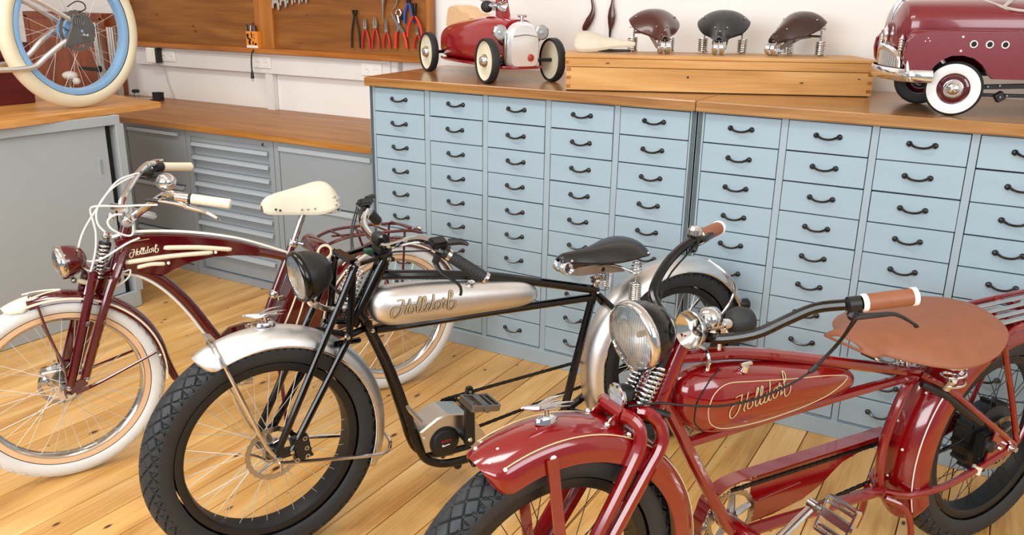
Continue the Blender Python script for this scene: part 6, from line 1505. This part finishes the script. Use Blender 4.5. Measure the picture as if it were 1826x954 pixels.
def pliers(x, z, label, hm_, L=0.10, spread=0.05, jaw=0.055, jw=0.012, head='metal', jm='satin_chrome', jshape='snub', hr=0.0062, cat='pliers', name='pliers', tilt=0, y=YT):
    """pivot at (x,z); handles hang down, jaws point up"""
    t = thing(name, label, cat, (x, y, z), 0, 'hand tools on the tool board'); t.rotation_euler = (0, tilt, 0)
    j = M()
    for s in (-1, 1):
        if jshape == 'snub': P = [(s*0.002, -0.014), (s*jw, -0.004), (s*jw*1.05, jaw*0.45), (s*jw*0.6, jaw*0.9), (s*0.003, jaw), (s*0.0015, jaw*0.5), (s*0.0015, 0.0)]
        elif jshape == 'long': P = [(s*0.002, -0.014), (s*jw, -0.004), (s*jw*0.8, jaw*0.3), (s*jw*0.35, jaw*0.95), (s*0.001, jaw), (s*0.001, 0.0)]
        elif jshape == 'pincer': P = [(s*0.002, -0.01), (s*jw*0.6, -0.004), (s*jw*1.3, jaw*0.5), (s*jw*1.3, jaw), (s*0.002, jaw*0.92), (s*jw*0.5, jaw*0.5), (s*0.002, 0.006)]
        else: P = [(s*0.002, -0.014), (s*jw, 0.0), (s*(jw+0.006), jaw), (s*jw*0.5, jaw), (s*0.003, 0.01)]
        j.prism(P, (0, 0.004, 0), (1, 0, 0), (0, 0, 1), 0.009, bev=0.0012)
    j.lathe([(0.0001, 0.003), (0.006, 0.002), (0.008, 0)], (0, -0.005, 0), (0, -1, 0), 12)
    obj('jaws', j, jm, t, 20)
    for s in (-1, 1):
        h = M().tube([(s*0.004, 0, -0.006), (s*spread*0.24, 0, -L*0.25), (s*spread*0.44, 0, -L*0.6), (s*spread*0.5, 0, -L)], [hr*0.7, hr, hr, hr*0.95], 8, k=3)
        obj('handle', h, hm_, t, 60)
    return t
pliers(-0.777, 1.478, 'dark steel pincers, leftmost tool in the plier row', 'tool_dark', 0.185, 0.062, 0.026, 0.014, jshape='pincer', jm='tool_dark', hr=0.0058, cat='pincers', name='pincers')
pliers(-0.703, 1.405, 'dark red side cutters beside the dark pincers', 'tool_red', 0.112, 0.055, 0.052, 0.012)
pliers(-0.630, 1.412, 'dark red combination pliers, second red pair from the left', 'tool_red', 0.116, 0.050, 0.056, 0.014)
pliers(-0.550, 1.392, 'red long-nose pliers left of the punch pliers', 'tool_red', 0.093, 0.046, 0.075, 0.010, jshape='long')
# punch pliers
t = thing('punch_pliers', 'chrome revolving punch pliers with bright red handles', 'pliers', (-0.452, YT, 1.42))
m = M(); m.prism([(-0.062, 0.068), (-0.052, 0.072), (0.032, -0.03), (0.014, -0.04), (-0.03, 0.012)], (0, 0.004, 0), (1, 0, 0), (0, 0, 1), 0.008, bev=0.001)
m.prism([(-0.016, 0.022), (-0.004, 0.026), (-0.020, -0.035), (-0.036, -0.03)], (0, 0.010, 0), (1, 0, 0), (0, 0, 1), 0.005)
m.tube([V(-0.008+0.017*math.cos(a), 0, 0.072+0.018*math.sin(a)) for a in np.linspace(-2.2, 3.3, 20)], 0.006, 8)
m.tube([(-0.014, 0, 0.055), (-0.006, 0, 0.02)], 0.007, 8)
obj('jaws', m, 'satin_chrome', t, 20)
obj('punch_wheel', M().lathe([(0.0001, -0.005), (0.012, -0.005), (0.014, 0.0), (0.012, 0.005), (0.0001, 0.005)], (0.012, 0, 0.048), (0, 1, 0), 10), 'tool_dark', t, 20)
obj('handle', M().tube([(-0.028, 0, -0.028), (-0.032, 0, -0.07), (-0.034, 0, -0.118)], 0.0095, 8), 'tool_orange_red', t, 60)
obj('handle', M().tube([(0.022, 0, -0.03), (0.036, 0, -0.07), (0.045, 0, -0.115)], 0.0095, 8), 'tool_orange_red', t, 60)
t = thing('awl', 'long pointed steel tool hanging above the long-nose pliers', 'awl', (-0.57, YT, 1.53))
obj('blade', M().tube([(0.002, 0, 0.10), (0.002, 0, 0.035), (0.0, 0, 0.0), (-0.004, 0, -0.092)], [0.014, 0.016, 0.008, 0.002], 8), 'satin_chrome', t, 60)
obj('handle', M().lathe([(0.012, 0), (0.016, 0.03), (0.014, 0.08), (0.0001, 0.085)], (0.002, 0, 0.095), (0, 0, 1), 12), 'tool_dark', t, 60)
t = thing('hook_tool', 'curved steel hook tool hanging above the punch pliers', 'hook', (-0.47, YT, 1.56))
obj('hook', M().tube([(0.01, 0, 0.09), (0.004, 0, 0.03), (-0.002, 0, -0.015), (-0.016, 0, -0.035), (-0.036, 0, -0.054)], [0.005, 0.006, 0.005, 0.004, 0.002], 8, k=3), 'satin_chrome', t, 60)
pliers(-0.392, 1.552, 'blue-handled pliers near the right edge of the tool board', 'tool_blue', 0.112, 0.058, 0.05, 0.012, jm='tool_dark', hr=0.0085)
pliers(-0.342, 1.485, 'big pliers with wide red handles at the right end of the tool board', 'tool_orange_red', 0.118, 0.098, 0.062, 0.012, jm='tool_dark', jshape='fork', hr=0.0075, y=YT-0.014)
pliers(-0.332, 1.385, 'small red-handled pliers half hidden behind the pedal car wheel', 'tool_red', 0.08, 0.05, 0.04, 0.009, jshape='long')
# pen box on the ledge
t = thing('pen_box', 'small orange printed card box of pens on the wooden ledge', 'box', (-1.585, WY-0.083, 1.2625))
m = M(); w, d, h = 0.098, 0.028, 0.10
m.box((0, -d/2, h/2), (w, 0.002, h)); m.box((0, d/2, h/2), (w, 0.002, h)); m.box((-w/2, 0, h/2), (0.002, d, h)); m.box((w/2, 0, h/2), (0.002, d, h)); m.box((0, 0, 0.002), (w, d, 0.002))
bx = obj('card_box', m, 'orange_card', t, 0)
pr_ = M()
for (x0, x1, z0, z1) in ((-0.045, -0.025, 0.065, 0.085), (-0.042, -0.005, 0.048, 0.06), (-0.03, -0.012, 0.02, 0.045), (-0.005, 0.005, 0.06, 0.092), (0.012, 0.028, 0.078, 0.082), (0.012, 0.028, 0.058, 0.062), (0.004, 0.014, 0.02, 0.04), (0.02, 0.04, 0.018, 0.03)):
    pr_.box(((x0+x1)/2, -d/2-0.0014, (z0+z1)/2), (x1-x0, 0.0008, z1-z0), np.array(Matrix.Rotation(random.uniform(-.5, .5), 3, 'Y')))
sep('print', pr_, 'dark_gap', bx, 0)
obj('print_band', M().box((0, -d/2-0.0012, 0.008), (w, 0.0008, 0.014)), 'white_plastic', bx, 0)
for i, (x, lean, L, mm, lab) in enumerate(((-0.038, -0.10, 0.135, 'black_matte', 'black pen, leftmost in the orange pen box'), (-0.022, 0.02, 0.128, 'satin_chrome', 'silver pen in the orange pen box'), (-0.004, 0.04, 0.145, 'black_matte', 'tallest black pen in the orange pen box'), (0.018, -0.05, 0.132, 'tool_red', 'red pen in the orange pen box'), (0.034, -0.12, 0.130, 'tool_dark', 'dark brown pen, rightmost in the orange pen box'))):
    p = thing('pen', lab, 'pen', (-1.585+x, WY-0.083, 1.266), 0, 'pens in the orange box'); p.rotation_euler = (0, lean, 0)
    obj('barrel', M().lathe([(0.0001, 0), (0.006, 0.002), (0.0062, L*0.8), (0.0055, L), (0.0001, L+0.003)], (0, 0, 0), (0, 0, 1), 10), mm, p, 40)
    sep('clip', M().box((0.0, -0.0075, L*0.85), (0.003, 0.002, 0.03)), 'steel', p, 0)

# ------------------------------------------------------------------ bicycle standing on the left worktop
t = thing('bicycle', 'cream-tyred bicycle with sky-blue rim standing on the left worktop', 'bicycle', (-1.40, -0.551, 1.0305), R_(-90))
# local x = -Y world, local y = +X world
RB = 0.366
rimb = [('blue_rim', [(0.302, -0.024), (0.285, -0.027), (0.274, -0.022), (0.270, 0), (0.274, 0.022), (0.285, 0.027), (0.302, 0.024), (0.296, 0), (0.302, -0.024)])]
w = wheel(t, 'rear_wheel', 0, RB, R_(3), 'plain', 'cream_rubber', 0.300, 0.034, rimb, 'spoke_bright', 'blue_rim', rrim=0.276, hub_r=0.058, hub_w=0.03, ns=32)
rotor(w, 0.045, 0.095, 'dull_steel')
wv = M()
for i in range(120):
    a = 2*PI*i/120
obj('hub_drum', M().lathe([(0.0001, -0.026), (0.05, -0.026), (0.055, 0), (0.05, 0.026), (0.0001, 0.026)], (0, 0, 0), (0, 1, 0), 24), 'blue_rim', w, 40)
# dropout plate and drive cover
m = M().prism([(0.0-x, z+RB-0.008) for x, z in ((-0.027, 0.083), (0.045, 0.082), (0.079, 0.022), (0.064, -0.038), (-0.014, -0.055), (-0.097, -0.066), (-0.05, 0.019))], (0, 0.078, 0), (1, 0, 0), (0, 0, 1), 0.018, bev=0.005)
dp = obj('dropout_cover', m, 'grey_alloy', t, 20)
rbm = M()
for i in range(4): rbm.box((-0.005-0.011*i+0.03, 0.079, RB+0.045), (0.006, 0.006, 0.035), bev=0.001)
rbm.tube([V(0.01+0.03*math.cos(a), 0.079, RB+0.045+0.026*math.sin(a)) for a in np.linspace(0, 2*PI, 20, endpoint=False)], 0.003, 6, closed=True)
obj('cast_ribs', rbm, 'grey_alloy', dp, 20)
sep('axle_nut', M().lathe([(0.0001, 0.022), (0.007, 0.02), (0.012, 0.008), (0.014, 0)], (-0.018, 0.078, RB-0.02), (0, 1, 0), 10), 'chrome', dp)
cs = M()
cs.tube([(0.42, 0.06, RB-0.160), (0.321, 0.06, RB-0.161), (0.238, 0.06, RB-0.152), (0.176, 0.06, RB-0.110), (0.092, 0.062, RB-0.055), (0.04, 0.065, RB-0.03)], 0.0125, 10, k=4)
cs.tube([(0.40, -0.06, RB-0.148), (0.298, -0.06, RB-0.145), (0.203, -0.06, RB-0.117), (0.121, -0.06, RB-0.048), (0.04, -0.065, RB)], 0.0125, 10, k=4)
for s in (1, -1):
    cs.tube([(0.36, s*0.05, RB+0.21), (0.192, s*0.06, RB+0.139), (0.115, s*0.06, RB+0.098), (0.01, s*0.064, RB+0.035)], 0.011, 10, k=3)
cs.tube([(0.40, -0.06, RB-0.148), (0.52, 0, RB-0.15)], 0.0125, 8); cs.tube([(0.42, 0.06, RB-0.160), (0.52, 0, RB-0.15)], 0.0125, 8); cs.tube([(0.52, 0, RB-0.15), (0.36, 0, RB+0.21)], 0.015, 10)
obj('frame', cs, 'brushed', t, 60)
obj('wire', M().tube([(0.05, 0.07, RB+0.11), (0.01, 0.085, RB+0.135), (-0.03, 0.08, RB+0.125), (-0.035, 0.078, RB+0.10), (0.0, 0.076, RB+0.085)], 0.003, 6, k=4), 'black_matte', t, 60)
obj('valve', M().tube([(-0.19, 0.0, RB+0.19), (-0.16, 0.0, RB+0.16)], 0.003, 6), 'steel', w).location = (0, 0, -RB)
# dark red tool chest behind it
t = thing('tool_chest', 'dark red wooden tool chest standing behind the cream bicycle wheel', 'chest', (-1.87, -1.07, 1.0305))
obj('chest_body', M().box((0, 0, 0.11), (0.24, 1.0, 0.22), bev=0.004), 'dark_red_wood', t, 0)
obj('chest_lid', M().box((0, 0, 0.262), (0.25, 1.02, 0.076), bev=0.006), 'dark_red_wood', t, 0)
# brown wooden cabinet on the low bench in the corner
t = thing('wooden_cabinet', 'reddish-brown panelled wooden cabinet in the back left corner', 'cabinet', (-3.47, 0.79, 0.8815))
m = M().box((0, 0.0, 0.28), (0.98, 0.10, 0.56), bev=0.004)
obj('cabinet_body', m, 'red_brown_wood', t, 0)
obj('cabinet_door', M().box((-0.02, -0.057, 0.27), (0.86, 0.012, 0.50), bev=0.003), 'red_brown_wood', t, 0)
f = M()
for (x, z, w_, h) in ((-0.02, 0.535, 0.94, 0.045), (-0.02, 0.02, 0.94, 0.04), (-0.465, 0.28, 0.05, 0.5), (0.445, 0.28, 0.05, 0.5)): f.box((x, -0.060, z), (w_, 0.018, h), bev=0.002)
obj('cabinet_frame', f, 'red_brown_wood', t, 0)
def extrusion(x, y, h, wx, lean, label):
    t = thing('aluminium_profile', label, 'profile', (x, y, 0.8815), 0, 'aluminium profiles by the brown cabinet'); t.rotation_euler = (lean, 0.0, 0)
    m = M()
    for i in range(3): m.box((-wx/2+wx*(i+0.5)/3, 0, h/2), (wx/3-0.006, 0.03, h), bev=0.002)
    m.box((0, 0.01, h/2), (wx, 0.012, h))
    obj('fluted_bar', m, 'alu', t, 0); return t
extrusion(-2.975, 0.64, 0.50, 0.045, 0.0, 'tall fluted aluminium profile leaning on the brown cabinet')
extrusion(-2.81, 0.64, 0.475, 0.075, 0.0, 'wide fluted aluminium profile right of the brown cabinet')
t = thing('bar_clamp', 'dark bar clamp across the tall aluminium profile', 'clamp', (-3.04, 0.60, 1.07))
obj('bar', M().box((0.0, 0, 0), (0.24, 0.016, 0.024), bev=0.004), 'black_matte', t, 0)
obj('jaw', M().box((0.105, 0, 0.004), (0.035, 0.03, 0.042), bev=0.006), 'black_matte', t, 0)
t = thing('bicycle_bell', 'white and chrome bell-shaped part standing before the brown cabinet', 'bell', (-3.13, 0.50, 0.8815))
obj('base', M().sphere((0, 0, 0.034), (0.055, 0.05, 0.034), 16, 10), 'satin_chrome', t, 60)
obj('arm', M().tube([(0, 0, 0.06), (0.01, 0, 0.10), (0.05, 0, 0.12)], 0.012, 10, k=3), 'satin_chrome', t, 60)
obj('dome', M().sphere((0.01, 0, 0.145), (0.058, 0.05, 0.03), 16, 10).sphere((0.075, 0, 0.11), (0.03, 0.025, 0.025), 12, 8), 'white_plastic', t, 60)
t = thing('straightedge', 'long flat aluminium straightedge lying at the wall end of the bench', 'ruler', (-2.74, 0.67, 0.8815), R_(2))
obj('blade', M().box((0, 0, 0.006), (0.48, 0.05, 0.011), bev=0.002), 'alu', t, 0)
t = thing('knob', 'small round black knob beside the straightedge', 'knob', (-2.76, 0.74, 0.8815))
obj('stem', M().cyl((0, 0, 0), (0, 0, 0.03), 0.012, 12), 'satin_chrome', t); obj('head', M().lathe([(0.012, 0.03), (0.026, 0.034), (0.026, 0.048), (0.018, 0.054), (0.0001, 0.055)], (0, 0, 0), (0, 0, 1), 16), 'black_matte', t)
t = thing('small_box', 'small black box at the end of the straightedge', 'box', (-2.47, 0.70, 0.8815))
obj('box_body', M().box((0, 0, 0.026), (0.062, 0.05, 0.05), bev=0.003), 'black_matte', t, 0); obj('box_lid', M().box((0, 0, 0.054), (0.064, 0.052, 0.005), bev=0.001), 'black_matte', t, 0)
